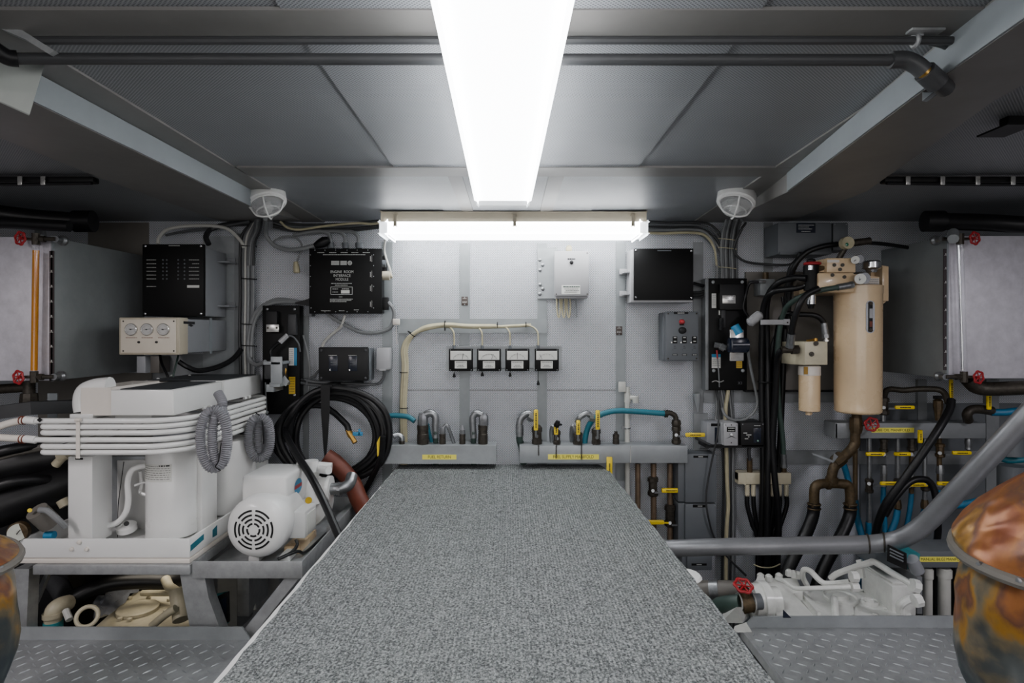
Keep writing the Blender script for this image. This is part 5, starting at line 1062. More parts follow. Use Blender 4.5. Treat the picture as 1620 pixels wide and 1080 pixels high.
for i in range(8):
    m=['cgrey','cmid','cgrey','cdark','cmid','cgrey','cdark','cmid'][i]; a=1141+i*3.4
    cable([(a+8,348,2.86-.008*i),(a+3,365,2.92),(a,395,2.95),(a+1,440,2.955),(a-2,520,2.972),(a-6,620,2.975),(a-9,665,2.97)],.006,m,['first','second','third','fourth','fifth','sixth','seventh','eighth'][i]+' cable from the lamp side in the grey run behind the tall control board',GR)
for i,(o,m) in enumerate(((0,'cbeige'),(5,'cgrey'))):
    cable([(1018+2*i,368-o,2.9),(1050,369-o,2.93),(1090,368-o,2.94),(1115,372-o,2.945),(1130,392-o,2.95),(1134,420,2.95),(1134,448,2.955)],.0065,m,['beige cable curving from the wall light down behind control board','light grey cable just above the beige one from the wall light'][i])
for i in range(5):
    y=350+i*4; cable([(1020,y,2.95),(1060,y+1.5,2.96),(1100,y+2,2.96),(1125,y+6+3*i,2.96),(1140,y+28+3*i,2.965),(1144,440,2.97)],.0058,['cdark','cmid','cdark','cgrey','cmid'][i],['topmost','second','third','fourth','lowest'][i]+' of five dark cables running under the ceiling beside the wall light','dark cables under the ceiling beside the wall light')
for k,py in enumerate((377,391,422)): one('cable_tie',G().tube([P(1136,py,2.94),P(1150,py+1,2.92),P(1165,py+3,2.93)],.002,6,4),'cbeige',['upper','middle','lower'][k]+' pale tie round the grey cable run beneath the lamp','tie','pale ties round the grey cable run')
cable([(1097,448,2.93),(1105,450,2.93),(1113,452,2.94)],.008,'rubber','short black lead behind the edge of the blank panel')
for i in range(3): cable([(1095,462+i*4,2.94),(1108,462+i*4,2.945),(1118,458+i*4,2.95)],.0055,'cdark',['upper','middle','lower'][i]+' dark wire between the blank panel and the tall control board','dark wires between panel and control board')
cable([(1152,617,2.95),(1148,650,2.95),(1149,700,2.94),(1150,760,2.94),(1152,800,2.94),(1149,850,2.945),(1148,1000,2.95)],.0095,'cbeige','straight beige cable running down past the grey enclosures')
GG='grey wires fanning down behind the beige cable'
for i in range(7):
    a=1131+i*4; b=1141+i*3.3; cable([(a+2,617,2.965),(b,660,2.96),(b+2,705,2.96),(b+4-i*.5,760,2.96),(b+2,840,2.96),(b,1000,2.965)],.0052,['cdark','cmid','cgrey','cmid','cdark','cgrey','cmid'][i],['first','second','third','fourth','fifth','sixth','seventh'][i]+' grey wire, counted from the enclosures, fanning down behind beige cable',GG)
cable([(1142,645,2.93),(1148,657,2.92),(1160,664,2.92),(1175,664,2.92),(1190,655,2.92),(1198,640,2.92),(1196,620,2.92),(1188,585,2.9),(1184,560,2.88),(1182,545,2.84)],.0065,'cgrey','grey cable looping down from the solenoid over the switch boxes')
cable([(1137,620,2.9),(1136,680,2.84),(1128,720,2.85),(1120,760,2.86),(1117,790,2.86),(1121,820,2.86),(1130,850,2.87),(1150,880,2.87),(1180,910,2.9)],.0045,'cdark','thin black cable hanging across the front of the slate enclosures')
cable([(1183,500,2.9),(1176,486,2.9),(1180,466,2.9),(1186,448,2.88),(1200,446,2.88)],.007,'rubber','small black lead from the pale block to the capacitor boots')
cable([(1100,692,2.9),(1115,700,2.88),(1130,706,2.87),(1145,706,2.87)],.007,'cdark','dark cable running under the shelf from the yellow handle')
# ================================================================= LUBE OIL MANIFOLD
Ym=2.74
t=thing('lube_oil_manifold','long grey aluminium box manifold with the LUBE OIL MANIFOLD label','manifold')
G().pb(1321,1560,669,693.5,Ym,Ym+.1,.003).prism([P(1309,668,2.84),P(1321,669,Ym),P(1321,693.5,Ym),P(1309,688,2.84)],(0.01,.0,0)).to('body','alud',t); G().pb(1486,1488,669,693,Ym-.001,Ym).to('weld_seam','silver',t)
f=G().pb(1379,1446,676.5,684,Ym-.0015,Ym-.0004).to('label_plate','ylab',t); text('LUBE OIL MANIFOLD',1411,680.4,Ym-.002,4.2,'ink',f,width=56)
def vh(lab,px,py,h0,h1,hy,Y=2.78,m='dbrz',hw=6.5,hh=11): return valve_h(lab,px,py,hw,hh,h0,h1,hy,Y,m,3.0)
for px,y0,y1,m in ((1353,693,790,'bronze'),(1375,693,830,'fit'),(1420,693,790,'fit'),(1463,693,790,'fit'),(1486,693,760,'bronze'),(1442,693,780,'bronze')):
    one('pipe',G().cyl(P(px,y0,2.80),P(px,y1,2.80),.0105,10),m,{1353:'vertical pipe under the manifold above the bronze tee',1375:'slim bright pipe under the lube manifold, first past the red wheel',1420:'slim bright pipe between two yellow handles under the lube manifold',1463:'slim bright pipe under the vertical yellow handle',1486:'bronze pipe below the manifold seam',1442:'short bronze pipe crossing behind the slanting black hose'}[px],'pipe')
vh('valve under the lube manifold with yellow handle, first of the upper pair',1398,704,1371,1402,718.5); vh('valve under the lube manifold with yellow handle, second of the upper pair',1442,702,1416,1442,718.5)
vh('bronze valve under the manifold seam with yellow handle',1487,712,1508,1538,716.5,m='bronze',hw=7)
vh('valve in the lower row with yellow handle next to the slim bright pipe',1375,768,1394,1424,765); vh('valve in the middle of the lower row with yellow handle',1421,768,1438,1469,767); vh('valve at the end of the lower row with yellow handle',1464,765,1484,1510,765)
for px,y0 in ((1398,735),(1442,735),(1487,735)): one('hose_fitting',G().lathe(P(px,y0,2.80),(0,0,-1),[(0,.013),(.02,.016),(.04,.016),(.042,.013),(.1,.013)],8),'fit',{1398:'ribbed steel fitting below the first upper valve',1442:'ribbed steel fitting below the second upper valve',1487:'ribbed steel fitting below the bronze valve'}[px],'fitting')
for px,y0 in ((1420,790),(1463,790)): one('hose_fitting',G().lathe(P(px,y0,2.80),(0,0,-1),[(0,.013),(.02,.017),(.04,.017),(.045,.012)],8),'bronze',{1420:'bronze hose tail above the middle blue hose',1463:'bronze hose tail above the last blue hose'}[px],'fitting')
def bl(pts,r,lab,m='blue'):
    p=pts[-1]
    if p[1]>850: pts=pts+[(p[0]-2,930,p[2]+.06),(p[0]-4,1030,p[2]+.1)]
    return hose(pts,r,m,lab)
bl([(1353,790,2.82),(1356,820,2.8),(1366,860,2.78),(1370,900,2.78)],.014,'blue hose below the bronze tee slanting past the pipes')
bl([(1335,735,2.9),(1342,760,2.9),(1350,800,2.86),(1362,840,2.84),(1366,880,2.84)],.014,'blue hose emerging behind the bronze tee')
bl([(1374,826,2.8),(1374,850,2.8),(1372,880,2.8)],.013,'short blue hose at the foot of the slim bright pipe')
bl([(1398,765,2.82),(1397,800,2.82),(1400,830,2.82),(1398,870,2.82)],.011,'thin blue hose behind the black slanting hose')
bl([(1420,806,2.80),(1416,825,2.8),(1408,845,2.8),(1404,870,2.8)],.014,'blue hose leaning from the middle bronze hose tail')
bl([(1443,765,2.82),(1440,800,2.82),(1436,825,2.82),(1430,860,2.82)],.011,'thin blue hose hanging straight in the middle of the manifold')
bl([(1463,806,2.80),(1458,822,2.8),(1446,845,2.8),(1438,870,2.8)],.014,'blue hose leaning from the last bronze hose tail')
bl([(1486,775,2.8),(1483,795,2.8),(1470,825,2.8),(1455,860,2.8)],.010,'slender blue hose nearest the big grey pipe')
bl([(1500,799,2.6),(1530,797,2.55),(1560,788,2.5),(1600,770,2.45),(1650,745,2.4)],.016,'long blue hose sweeping out toward the copper-coloured exhaust')
bl([(1568,652,2.7),(1590,652,2.68),(1610,650,2.66),(1640,655,2.6)],.016,'blue hose joined to the yellow-tagged valve behind the grey pipe')
bl([(1580,724,2.66),(1600,728,2.64),(1640,724,2.6)],.014,'teal blue hose passing behind the slanting grey pipe','teal')
bh([(1505,632,2.6),(1502,648,2.58),(1484,680,2.55),(1456,722,2.55),(1425,765,2.57),(1400,800,2.6),(1386,840,2.65),(1384,880,2.68)],.0165,'thick black hose slanting across the lube manifold')
bh([(1400,815,2.62),(1418,785,2.6),(1440,762,2.6),(1462,758,2.6),(1476,770,2.6),(1482,800,2.6),(1484,840,2.62),(1478,880,2.65)],.014,'black hose making a hump beneath the lube manifold')
bh([(1500,637,2.62),(1490,618,2.66),(1460,615,2.7),(1430,617,2.74),(1405,616,2.78),(1398,628,2.8)],.013,'black pipe arching above the lube manifold','dbrz')
vh('valve standing on the lube manifold with yellow handle',1398,642,1417,1448,644.5,m='dbrz',hw=8,hh=14)
one('pipe',G().cyl(P(1397,655,2.8),P(1397,669,2.8),.012,10),'fit','short nipple between upper valve and the lube manifold','pipe')
t=thing('hose_fitting','dark bronze fitting with black lever under the arching black pipe','fitting'); G().lathe(P(1484,665,2.76),(0,0,1),[(0,.012),(.03,.014),(.06,.02),(.09,.02),(.1,.01)],8).to('body','bronze',t); G().pb(1478,1500,626,631,2.70,2.71,.002).to('lever','blackm',t)
def vv(lab,px,h0,h1,Y=2.72,w=3.4):
    t=thing('yellow_lever',lab,'handle'); s=G().pb(px-w,px+w,h0,h1,Y,Y+.012,.004).to('sleeve','yellow',t); bars_v(s,px,h0+6,h1-5,Y-.0005); G().cyl(P(px,h1-4,Y+.012),P(px,h1-4,Y+.08),.007,8).to('stem','dbrz',t)
vv('vertical yellow lever sleeve hanging in front of the lube manifold',1457,680,701,2.69); vv('vertical yellow lever sleeve by the blue hose behind the grey pipe',1566,618,648,2.66); vv('dim yellow lever sleeve just under the clear-glass tank corner',1506,600,640,2.7,2.6)
one('pipe_elbow',G().tube([P(1532,665,2.72),P(1530,655,2.7),P(1537,648,2.7),P(1550,647,2.7),P(1570,650,2.7)],.02,12,5),'dbrz','dark pipe elbow standing on the far end of the lube manifold','pipe')
one('hose_fitting',G().lathe(P(1532,693,2.78),(0,0,-1),[(0,.012),(.02,.016),(.035,.012),(.05,.014),(.06,.006)],10),'fit','stubby bright fitting under the far end of the lube manifold','fitting')
one('dark_pipe_run',G().tube([P(1532,600,2.6),P(1545,612,2.6),P(1570,615,2.58),P(1640,612,2.5)],.03,12,5),'dbrz','dark pipe run below the tank with the clear sight glass','pipe')
one('strainer',G().cyl(P(1600,690,2.6),P(1600,720,2.6),.045,18).cyl(P(1600,736,2.6),P(1600,775,2.6),.05,18),'dgrey','grey strainer body half hidden behind the slanting grey pipe','strainer')
# bronze tee
t=thing('filter_drain','bronze drain piping below the large cream filter with a red handwheel','pipe'); Yb=2.72
G().tube([P(1355,652,Yb),P(1355,665,Yb),P(1353,690,Yb),P(1353,702,Yb)],.021,12,3).lathe(P(1354,660,Yb),(0,0,-1),[(0,.025),(.02,.028),(.05,.028),(.07,.023)],8).to('drain_valve','bronze',t)
G().cyl(P(1360,671,Yb-.01),P(1371,671,Yb-.03),.008,8).to('stem','dbrz',t); wheel(t,P(1379,671,Yb-.04),.0275,(-.1,-1,.05))
G().tube([P(1353,700,Yb),P(1346,712,Yb),P(1332,725,Yb),P(1320,738,Yb),P(1316,752,Yb),P(1316,762,Yb)],.0215,12,5).lathe(P(1333,722,Yb),(-.75,0,-.6),[(0,.03),(.03,.032),(.045,.03)],8).to('slanted_pipe','bronze',t)
G().tube([P(1288,795,Yb),P(1288,782,Yb),P(1290,770,Yb),P(1300,765,Yb),P(1330,765,Yb),P(1342,768,Yb),P(1345,780,Yb),P(1345,800,Yb)],.0215,14,4).cyl(P(1308,765,Yb),P(1312,765,Yb),.026,14).cyl(P(1316,764,Yb),P(1316,755,Yb),.027,12).to('tee','bronze',t)
for px in (1288,1345): G().torus(P(px,797,Yb),(0,0,1),.026,.004,18,6).torus(P(px,804,Yb),(0,0,1),.026,.004,18,6).box(X(px-8,Yb),X(px-6,Yb),Yb-.03,Yb-.02,Z(800,Yb),Z(796,Yb)).to('hose_clamp','bronze',t)
G().prism([P(1285,716,Yb-.02),P(1318,728,Yb-.03),P(1320,716,Yb-.03),P(1326,722,Yb-.03),P(1318,732,Yb-.03),P(1286,719,Yb-.02)],(0,.004,0)).to('lever','alu',t)
bh([(1288,797,Yb),(1286,815,Yb),(1277,840,2.7),(1262,870,2.68),(1245,905,2.66),(1228,950,2.64)],.0265,'thick black hose dropping from the near end of the bronze tee')
bh([(1345,800,Yb),(1344,815,Yb),(1334,840,2.7),(1318,870,2.68),(1300,905,2.66),(1285,950,2.64)],.0265,'thick black hose dropping from the far end of the bronze tee')
# ================================================================= BIG GREY PIPE
t=thing('large_pipe','large smooth grey pipe running along and bending up past the exhaust','pipe')
G().tube([P(1020,868,2.45),P(1066,867,2.4),P(1130,865,2.36),P(1240,863,2.3),P(1360,861,2.24),P(1410,856,2.2),P(1440,845,2.16),P(1470,822,2.12),P(1510,780,2.06),P(1570,716,1.98),P(1640,642,1.9),P(1700,580,1.85)],.0325,20,6).to('pipe','pipeg',t)
for px in (1373,1398): G().torus(P(px,860 if px<1380 else 857.6,2.233 if px<1380 else 2.21),(1,-.35 if px<1380 else -.5,.05),.0338,.003,24,6).to('band_clamp','dbrz',t)
# bilge manifold
Yb=2.35
t=thing('bilge_manifold','dark grey box manifold with the yellow MANUAL BILGE MANIFOLD label','manifold')
G().pb(1385,1560,872,898,Yb,Yb+.14,.003).to('body','dgrey',t); f=G().pb(1454,1527,880.5,888.5,Yb-.0015,Yb-.0004).to('label_plate','ylab',t); text('MANUAL BILGE MANIFOLD',1491,884.6,Yb-.002,4.4,'ink',f,width=68)
for px,y1,r,lab in ((1468,925,.019,'short white plastic pipe under the bilge manifold beside the teal device'),(1494,975,.026,'long white plastic pipe in the middle under the bilge manifold'),(1525,945,.026,'white plastic pipe under the bilge manifold next to the exhaust')):
    q=thing('plastic_pipe',lab,'pipe','white pipes under the bilge manifold'); G().cyl(P(px,898,Yb+.03),P(px,1060,Yb+.03),r*.82,18).to('pipe','pvc',q); G().cyl(P(px,900,Yb+.03),P(px,912 if px>1470 else 914,Yb+.03),r,18).to('socket','pvc',q)
for px in (1455,1482,1510): one('pipe',G().cyl(P(px,898,Yb+.1),P(px,1060,Yb+.1),.016,12),'ingray',{1455:'dark pipe behind the short white plastic pipe',1482:'dark pipe behind the long white plastic pipe',1510:'dark pipe between the two wider white plastic pipes'}[px],'pipe')
t=thing('teal_device','teal box with a dark ribbed end lying on the gearbox','instrument'); 
A=[P(1404,866,2.18),P(1410,861,2.3),P(1450,882,2.18),P(1456,877,2.3)]
G().hexa([P(1404,887,2.18),P(1432,900,2.12),P(1453,898,2.26),P(1425,884,2.32),P(1405,862,2.18),P(1434,875,2.12),P(1456,876,2.26),P(1428,860,2.32)]).to('case','tealp',t)
G().hexa([P(1403,887,2.165),P(1433,901,2.105),P(1435,901,2.12),P(1405,887,2.18),P(1404,861,2.165),P(1433,875,2.105),P(1435,875,2.12),P(1406,861,2.18)]).to('front_frame','blackm',t)
g=G(); 
for k in range(3): g.tube([P(1408,868+k*5,2.15),P(1429,878+k*5,2.11)],.003,6,1)
g.to('front_rib','dgrey',t); G().cyl(P(1442,884,2.12),P(1452,903,2.13),.022,14).to('end_knob','greybox',t)
# ================================================================= GEARBOX (white) RIGHT
t=thing('gearbox','white painted gearbox with raised cover plates and white pipes','gearbox')
def gz(py,Y): return Z(py,Y)
# main sloping top deck
def quadbox(pts,th,n,m='gear',par=None):
    top=[P(*p) for p in pts]; return G().hexa([q-Vector((0,0,th)) for q in top]+top).to(n,m,par or t)
Yg=2.22
quadbox([(1214,992,2.18),(1450,992,2.18),(1425,932,2.50),(1268,932,2.50)],.25,'housing')
quadbox([(1252,930,2.40),(1290,930,2.40),(1345,988,2.19),(1300,990,2.19)],.0,'rib') if False else None
quadbox([(1216,930,2.36),(1248,930,2.36),(1298,985,2.16),(1232,985,2.16)],.12,'side_step')
quadbox([(1205,914,2.44),(1260,914,2.44),(1270,936,2.36),(1196,945,2.34)],.08,'flange_top')
quadbox([(1262,934,2.46),(1271,934,2.46),(1320,980,2.2),(1308,980,2.2)],.01,'rib')
# bosses, cover rings and bolts lying on the top
def onTop(px,py): # point on the sloping deck
    return P(px,py,1.0625*F/(py-CY))+Vector((0,0,.001))
n=Vector((0,0,1))
for px,py,r in ((1330,950,.062),(1376,957,.03)):
    c=onTop(px,py); G().lathe(c-n*.01,n,[(0,r),(.024,r),(.028,r*.94),(.022,r*.86),(.022,r*.5),(.034,r*.42),(.036,r*.2)],28).to('cover_boss','gear',t)
for px,py in ((1275,939),(1303,939),(1330,937),(1362,936),(1294,955),(1300,974),(1340,976),(1385,974),(1400,942),(1400,965),(1280,950)):
    c=onTop(px,py); G().lathe(c,n,[(0,.010),(.008,.010),(.011,.004)],6).to('bolt','gear',t)
G().lathe(onTop(1301,973),n,[(0,.012),(.01,.012),(.012,.006)],6).to('dark_bolt','dbrz',t)
G().tube([onTop(1322,980)+Vector((0,0,.0)),onTop(1320,962)+Vector((0,0,.03)),onTop(1318,956)+Vector((0,0,.02))],.013,10,4).to('breather','gear',t)
G().prism([P(1239,964,2.10),P(1252,977,2.08),P(1239,977,2.08)],(0,.002,0)).to('blue_mark','screen',t)
# input flange
G().lathe(P(1209,950,2.26),(1,.05,0),[(-.055,.035),(-.05,.062),(-.02,.062),(-.018,.07),(.01,.07),(.012,.05),(.05,.05)],32).to('input_flange','gear',t)
G().prism([P(1190,945,2.28),P(1204,918,2.34),P(1210,916,2.34),P(1212,935,2.3),P(1200,960,2.26)],(0.01,.05,0)).to('bracket_web','gear',t)
for px,py in ((1203,912),(1216,914),(1232,912),(1248,906),(1255,908),(1262,910)): G().lathe(P(px,py+4,2.42),(0,-.1,1),[(0,.014),(.02,.014),(.026,.006)],6).to('bolt','gear',t)
# raised plates and ridges cast on top of the housing
def plate(pts,h,nm,inset=0):
    q=[onTop(*p) for p in pts]; g=G().prism(q,(0,0,h)); bmesh.ops.bevel(g.bm,geom=[e_ for e_ in g.bm.edges if min(v.co.z for v in e_.verts)>q[0].z+h*.5],offset=h*.4,segments=2,affect='EDGES'); return g.to(nm,'gear',t)
plate([(1252,936),(1262,936),(1306,984),(1290,984)],.03,'ridge'); plate([(1275,938),(1345,935),(1352,972),(1318,984),(1306,978)],.006,'raised_plate'); plate([(1352,938),(1398,940),(1440,984),(1352,984)],.005,'raised_plate')
plate([(1266,944),(1271,944),(1304,980),(1297,980)],.022,'ridge')
# valve block box
blk=G().box(1.437,1.53,2.287,2.49,Zr(-1.075),Zr(-.96),.008) if True else G().hexa([P(1362,988,2.2),P(1448,988,2.2),P(1460,975,2.4),P(1380,975,2.4),P(1362,935,2.2),P(1427,968-30,2.2),P(1435,905,2.4),P(1366,903,2.4)])
blk.to('valve_block','gear',t)
G().box(1.447,1.52,2.30,2.48,Zr(-.96),Zr(-.95),.004).to('block_lid','gear',t)
if False: G().hexa([P(1366,935,2.19),P(1425,952,2.19),P(1425,985,2.19),P(1366,985,2.19),P(1366,912,2.21),P(1425,925,2.21),P(1425,925,2.3),P(1366,905,2.3)]).to('block_face','gear',t)
# white pipes
def wp(pts,r,n='pipe'): return G().tube([P(*p) for p in pts],r,10,6).to(n,'gear',t)
wp([(1229,915,2.36),(1242,920,2.3),(1258,930,2.27),(1285,930,2.24),(1345,928,2.22)],.0085); wp([(1277,926,2.42),(1270,912,2.4),(1272,901,2.38),(1282,903,2.36),(1297,918,2.32),(1310,923,2.3),(1345,920,2.24)],.0105)
wp([(1314,915,2.36),(1325,907,2.34),(1355,896,2.3),(1375,890,2.26),(1384,889,2.24),(1410,905,2.2),(1444,925,2.14)],.0115); wp([(1448,950,2.2),(1438,948,2.2),(1426,955,2.2),(1424,965,2.2),(1432,992,2.18)],.015)
for a,b,r in (((1346,912,2.22),(1356,912,2.22),.02),((1346,928,2.22),(1357,928,2.22),.018),((1442,925,2.13),(1452,928,2.13),.024),((1446,950,2.12),(1456,948,2.12),.024),((1358,893,2.3),(1366,891,2.29),.018),((1360,897,2.3),(1362,912,2.3),.016)): G().cyl(P(*a),P(*b),r,8).to('pipe_union','gear',t)
G().box(1.54,1.56,2.3,2.5,Zr(-1.07),Zr(-.93)).to('end_bracket','alud',t)
# water valve and pipes left of the gearbox
t=thing('gate_valve','bronze gate valve with a red handwheel clamped to a green hose','valve'); Yv=2.2
G().cyl(P(1172,956,Yv),P(1190,952,Yv),.033,16).cyl(P(1178,952,Yv),P(1177,930,Yv),.018,12).to('body','bronze',t); wheel(t,P(1176,926,Yv),.03,(0,-.5,1)); G().tube([P(1128,965,2.3),P(1140,958,2.26),P(1158,955,2.22),P(1172,954,Yv)],.031,14,4).to('green_hose','dgreen',t); G().cyl(P(1190,952,Yv),P(1204,951,Yv),.028,14).to('blue_hose','dgrey',t)
for px in (1169,1191): G().torus(P(px,953,Yv),(1,0,0),.033,.003,20,6).to('hose_clamp','silver',t)
t=thing('drain_hose','fat grey-brown pipe with a silver band behind the gate valve','pipe'); G().tube([P(1090,935,2.6),P(1130,934,2.55),P(1175,936,2.5),P(1200,940,2.45)],.042,16,4).to('pipe','taupe',t); G().cyl(P(1124,934,2.555),P(1138,934,2.54),.0445,18).to('band','fit',t)
one('engine_mount',G().hexa([P(1140,985,2.2),P(1175,985,2.1),P(1185,975,2.3),P(1150,975,2.35),P(1142,972,2.2),P(1165,960,2.1),P(1185,960,2.3),P(1158,958,2.35)]).hexa([P(1160,1000,2.12),P(1190,1000,2.12),P(1190,990,2.3),P(1165,990,2.3),P(1162,990,2.12),P(1180,984,2.12),P(1185,984,2.3),P(1170,986,2.3)]),'gear','white chamfered engine mount in front of the gate valve','bracket')
one('engine_bed',G().hexa([(.72,1.3,Zr(-1.6)),(.80,1.3,Zr(-1.6)),(.80,2.5,Zr(-1.6)),(.72,2.5,Zr(-1.6)),(.76,1.3,Zr(-1.08)),(.80,1.3,Zr(-1.08)),(.80,2.5,Zr(-1.1)),(.76,2.5,Zr(-1.1))]),'gear','white engine bed rail between the walkway and diamond-tread deck','rail')
# ================================================================= EXHAUST LAGGING
def lag(label,cx,Y,r,zt,zb_,seam,tx=0):
    t=thing('exhaust_elbow',label,'exhaust','heat-stained metal exhaust shells'); x=X(cx,Y)
    def blob(z0,z1,prof,n):
        g=G(); R=[]; seg=56; k=len(prof)
        for i,(f,rr) in enumerate(prof):
            z=z0+(z1-z0)*f; R.append([g.bm.verts.new((x+math.cos(a)*rr*r*(1+.02*math.sin(3*a+i)+.005*math.sin(9*a+2*i)),Y+math.sin(a)*rr*r*(1+.02*math.cos(2*a+i)),z-(math.cos(a)*.12+.05)*r*seam)) for a in [2*math.pi*j/seg for j in range(seg)]])
        for A,B in zip(R,R[1:]):
            for j in range(seg): g.bm.faces.new((A[j],A[(j+1)%seg],B[(j+1)%seg],B[j]))
        g.bm.faces.new(R[0][::-1]); g.bm.faces.new(R[-1]); return g.to(n,'wrap',t)
    zs=Zr((CY-895)*Y/F) if False else Z(878,Y)
    blob(zb_,zs,[(0,.55),(.1,.68),(.2,.80),(.3,.90),(.4,.965),(.5,.985),(.6,.97),(.68,.955),(.76,.965),(.84,.95),(.92,.90),(.97,.88),(1,.89)],'lower_shell')
    blob(zs,zt,[(0,.97),(.08,.98),(.2,.93),(.32,.86),(.45,.76),(.6,.62),(.75,.46),(.88,.30),(.97,.16),(1,.05)],'upper_shell')
    g=G(); pts=[]
    for j in range(40):
        a=2*math.pi*j/40; pts.append((x+math.cos(a)*r*.985,Y+math.sin(a)*r*.985,zs-(math.cos(a)*.12+.05)*r*seam-.008))
    g.tube(pts,.012,8,1,closed=True); g.to('seam_flange','taupe',t)
    for j in range(40):
        a=2*math.pi*j/40
        if math.sin(a)<.2 and j%2==0: G().lathe((x+math.cos(a)*r*1.0,Y+math.sin(a)*r*1.02,zs-(math.cos(a)*.12+.05)*r*seam-.004),(math.cos(a),math.sin(a),0),[(-.004,.009),(.004,.008),(.006,.004)],10).to('rivet','fit',t)
    return t
lag('bulging copper-coloured exhaust shell with a riveted seam beside the diamond-tread deck',1752,1.25,.262,Z(712,1.25),Z(1230,1.25),-1)
lag('bulging rusty exhaust shell just showing beside the compressor stand deck',-116,1.45,.176,Z(842,1.45),Z(1150,1.45),1)
# ================================================================= LEFT: ENGINE AND BELOW THE STAND
t=thing('engine','dark engine with ribbed black covers behind the stacked white tubes','engine')
G().box(-2.6,-1.72,2.36,2.9,.3,Zr(-.62),.03).to('block','rubber',t)
for (a,b,r) in (((-40,745,2.25),(78,722,2.35),.075),((-40,815,2.18),(70,775,2.3),.075)): G().lathe(P(*a),P(*b)-P(*a),[(0,r),(.30,r*1.02),(.32,r*.95),((P(*b)-P(*a)).length,r*.75)],28).to('cylinder_cover','rubber',t)
G().tube([P(-40,780,2.15),P(30,760,2.2),P(95,760,2.3)],.02,12,4).tube([P(-40,725,2.2),P(30,708,2.25),P(100,700,2.35)],.02,12,4).to('cooling_pipe','rubber',t)
G().lathe(P(106,750,2.4),(0,0,-1),[(0,.04),(.02,.055),(.16,.055),(.17,.03)],20).to('oil_filter','blackm',t)
G().cyl(P(58,808,2.12),P(80,828,2.16),.035,16).to('starter','taupe',t); G().tube([P(62,806,2.1),P(75,808,2.1),P(90,820,2.1),P(104,833,2.12)],.010,10,4).to('grey_lead','cgrey',t); G().cyl(P(47,807,2.1),P(47,807,2.09),.007,10).to('yellow_cap','yellow',t)
q=G().lathe(P(27,842,2.1),(.15,-1,0),[(-.03,.02),(-.02,.034),(0,.034),(.003,.03)],22).to('pressure_gauge','bronze',t); G().cyl(P(27.4,842,2.093),P(27.6,842,2.091),.029,20).to('dial','dial',q); G().cyl(P(26,845,2.088),P(32,838,2.088),.0015,6).to('pointer','ink',q)
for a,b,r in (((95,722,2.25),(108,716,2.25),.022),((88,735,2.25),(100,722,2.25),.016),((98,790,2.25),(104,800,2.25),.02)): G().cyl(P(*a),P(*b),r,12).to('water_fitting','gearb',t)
G().cyl(P(72,847,2.16),P(86,846,2.16),.014,12).to('blue_plug','bstk',t)
one('steel_beam',G().tube([P(-60,660,2.3),P(50,645,2.35),P(130,642,2.5)],.035,4,1),'ingray','dark inclined bar crossing behind the upper white hose','bar')
one('steel_beam',G().tube([P(-60,740,2.2),P(20,715,2.25),P(75,705,2.3)],.018,10,3),'taupe','brownish pipe crossing below the lower white hose','pipe')
t=thing('drain_valve','dark bronze drain valve hanging beneath the amber-glass tank','valve'); G().cyl(P(46,603,2.5),P(46,655,2.5),.022,12).to('pipe','dbrz',t); G().lathe(P(46,622,2.5),(0,0,-1),[(0,.03),(.04,.034),(.06,.028)],8).to('body','dbrz',t); G().cyl(P(-30,617,2.5),P(46,612,2.5),.02,12).to('branch','dbrz',t); 
# gearbox below the stand
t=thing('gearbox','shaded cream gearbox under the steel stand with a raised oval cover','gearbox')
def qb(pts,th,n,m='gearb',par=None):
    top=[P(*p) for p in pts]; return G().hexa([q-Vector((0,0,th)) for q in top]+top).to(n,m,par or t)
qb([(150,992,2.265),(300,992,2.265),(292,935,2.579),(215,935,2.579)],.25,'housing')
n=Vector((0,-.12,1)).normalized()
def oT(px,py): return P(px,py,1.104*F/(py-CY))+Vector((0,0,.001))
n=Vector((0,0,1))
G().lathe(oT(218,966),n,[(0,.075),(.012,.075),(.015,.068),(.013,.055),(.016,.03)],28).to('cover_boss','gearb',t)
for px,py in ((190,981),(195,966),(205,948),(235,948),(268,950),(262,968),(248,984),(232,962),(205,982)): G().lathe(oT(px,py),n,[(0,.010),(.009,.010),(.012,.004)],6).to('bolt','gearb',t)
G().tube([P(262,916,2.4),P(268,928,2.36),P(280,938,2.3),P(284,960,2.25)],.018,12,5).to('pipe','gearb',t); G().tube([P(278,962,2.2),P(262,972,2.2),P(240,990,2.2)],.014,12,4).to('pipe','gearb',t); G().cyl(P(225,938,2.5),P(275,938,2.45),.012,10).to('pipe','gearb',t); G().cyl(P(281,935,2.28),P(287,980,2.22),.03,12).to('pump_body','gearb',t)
t=thing('plastic_film','crumpled translucent film draped over the gearbox edge under the stand','film')
g=G(); R=[]
for i in range(9):
    row=[]
    for j in range(7):
        p=P(152+i*9.2-j*1.0,985-i*7.2-(j*5.5),2.2+.05*i+.02*j)+Vector((0,random.uniform(-.01,.01),random.uniform(-.012,.012))); row.append(g.bm.verts.new(p))
    R.append(row)
for A,B in zip(R,R[1:]):
    for j in range(6): g.bm.faces.new((A[j],A[j+1],B[j+1],B[j]))
g.to('sheet','film',t)
one('ring_handle',G().torus(P(138,975,2.15),(.3,-.8,.5),.033,.0075,28,10),'gearb','cream ring lying at the edge of the translucent film','ring')
bh([(300,912,2.45),(270,919,2.45),(225,919,2.42),(180,922,2.38),(145,932,2.34),(110,950,2.3)],.030,'fat black hose arching under the steel stand')
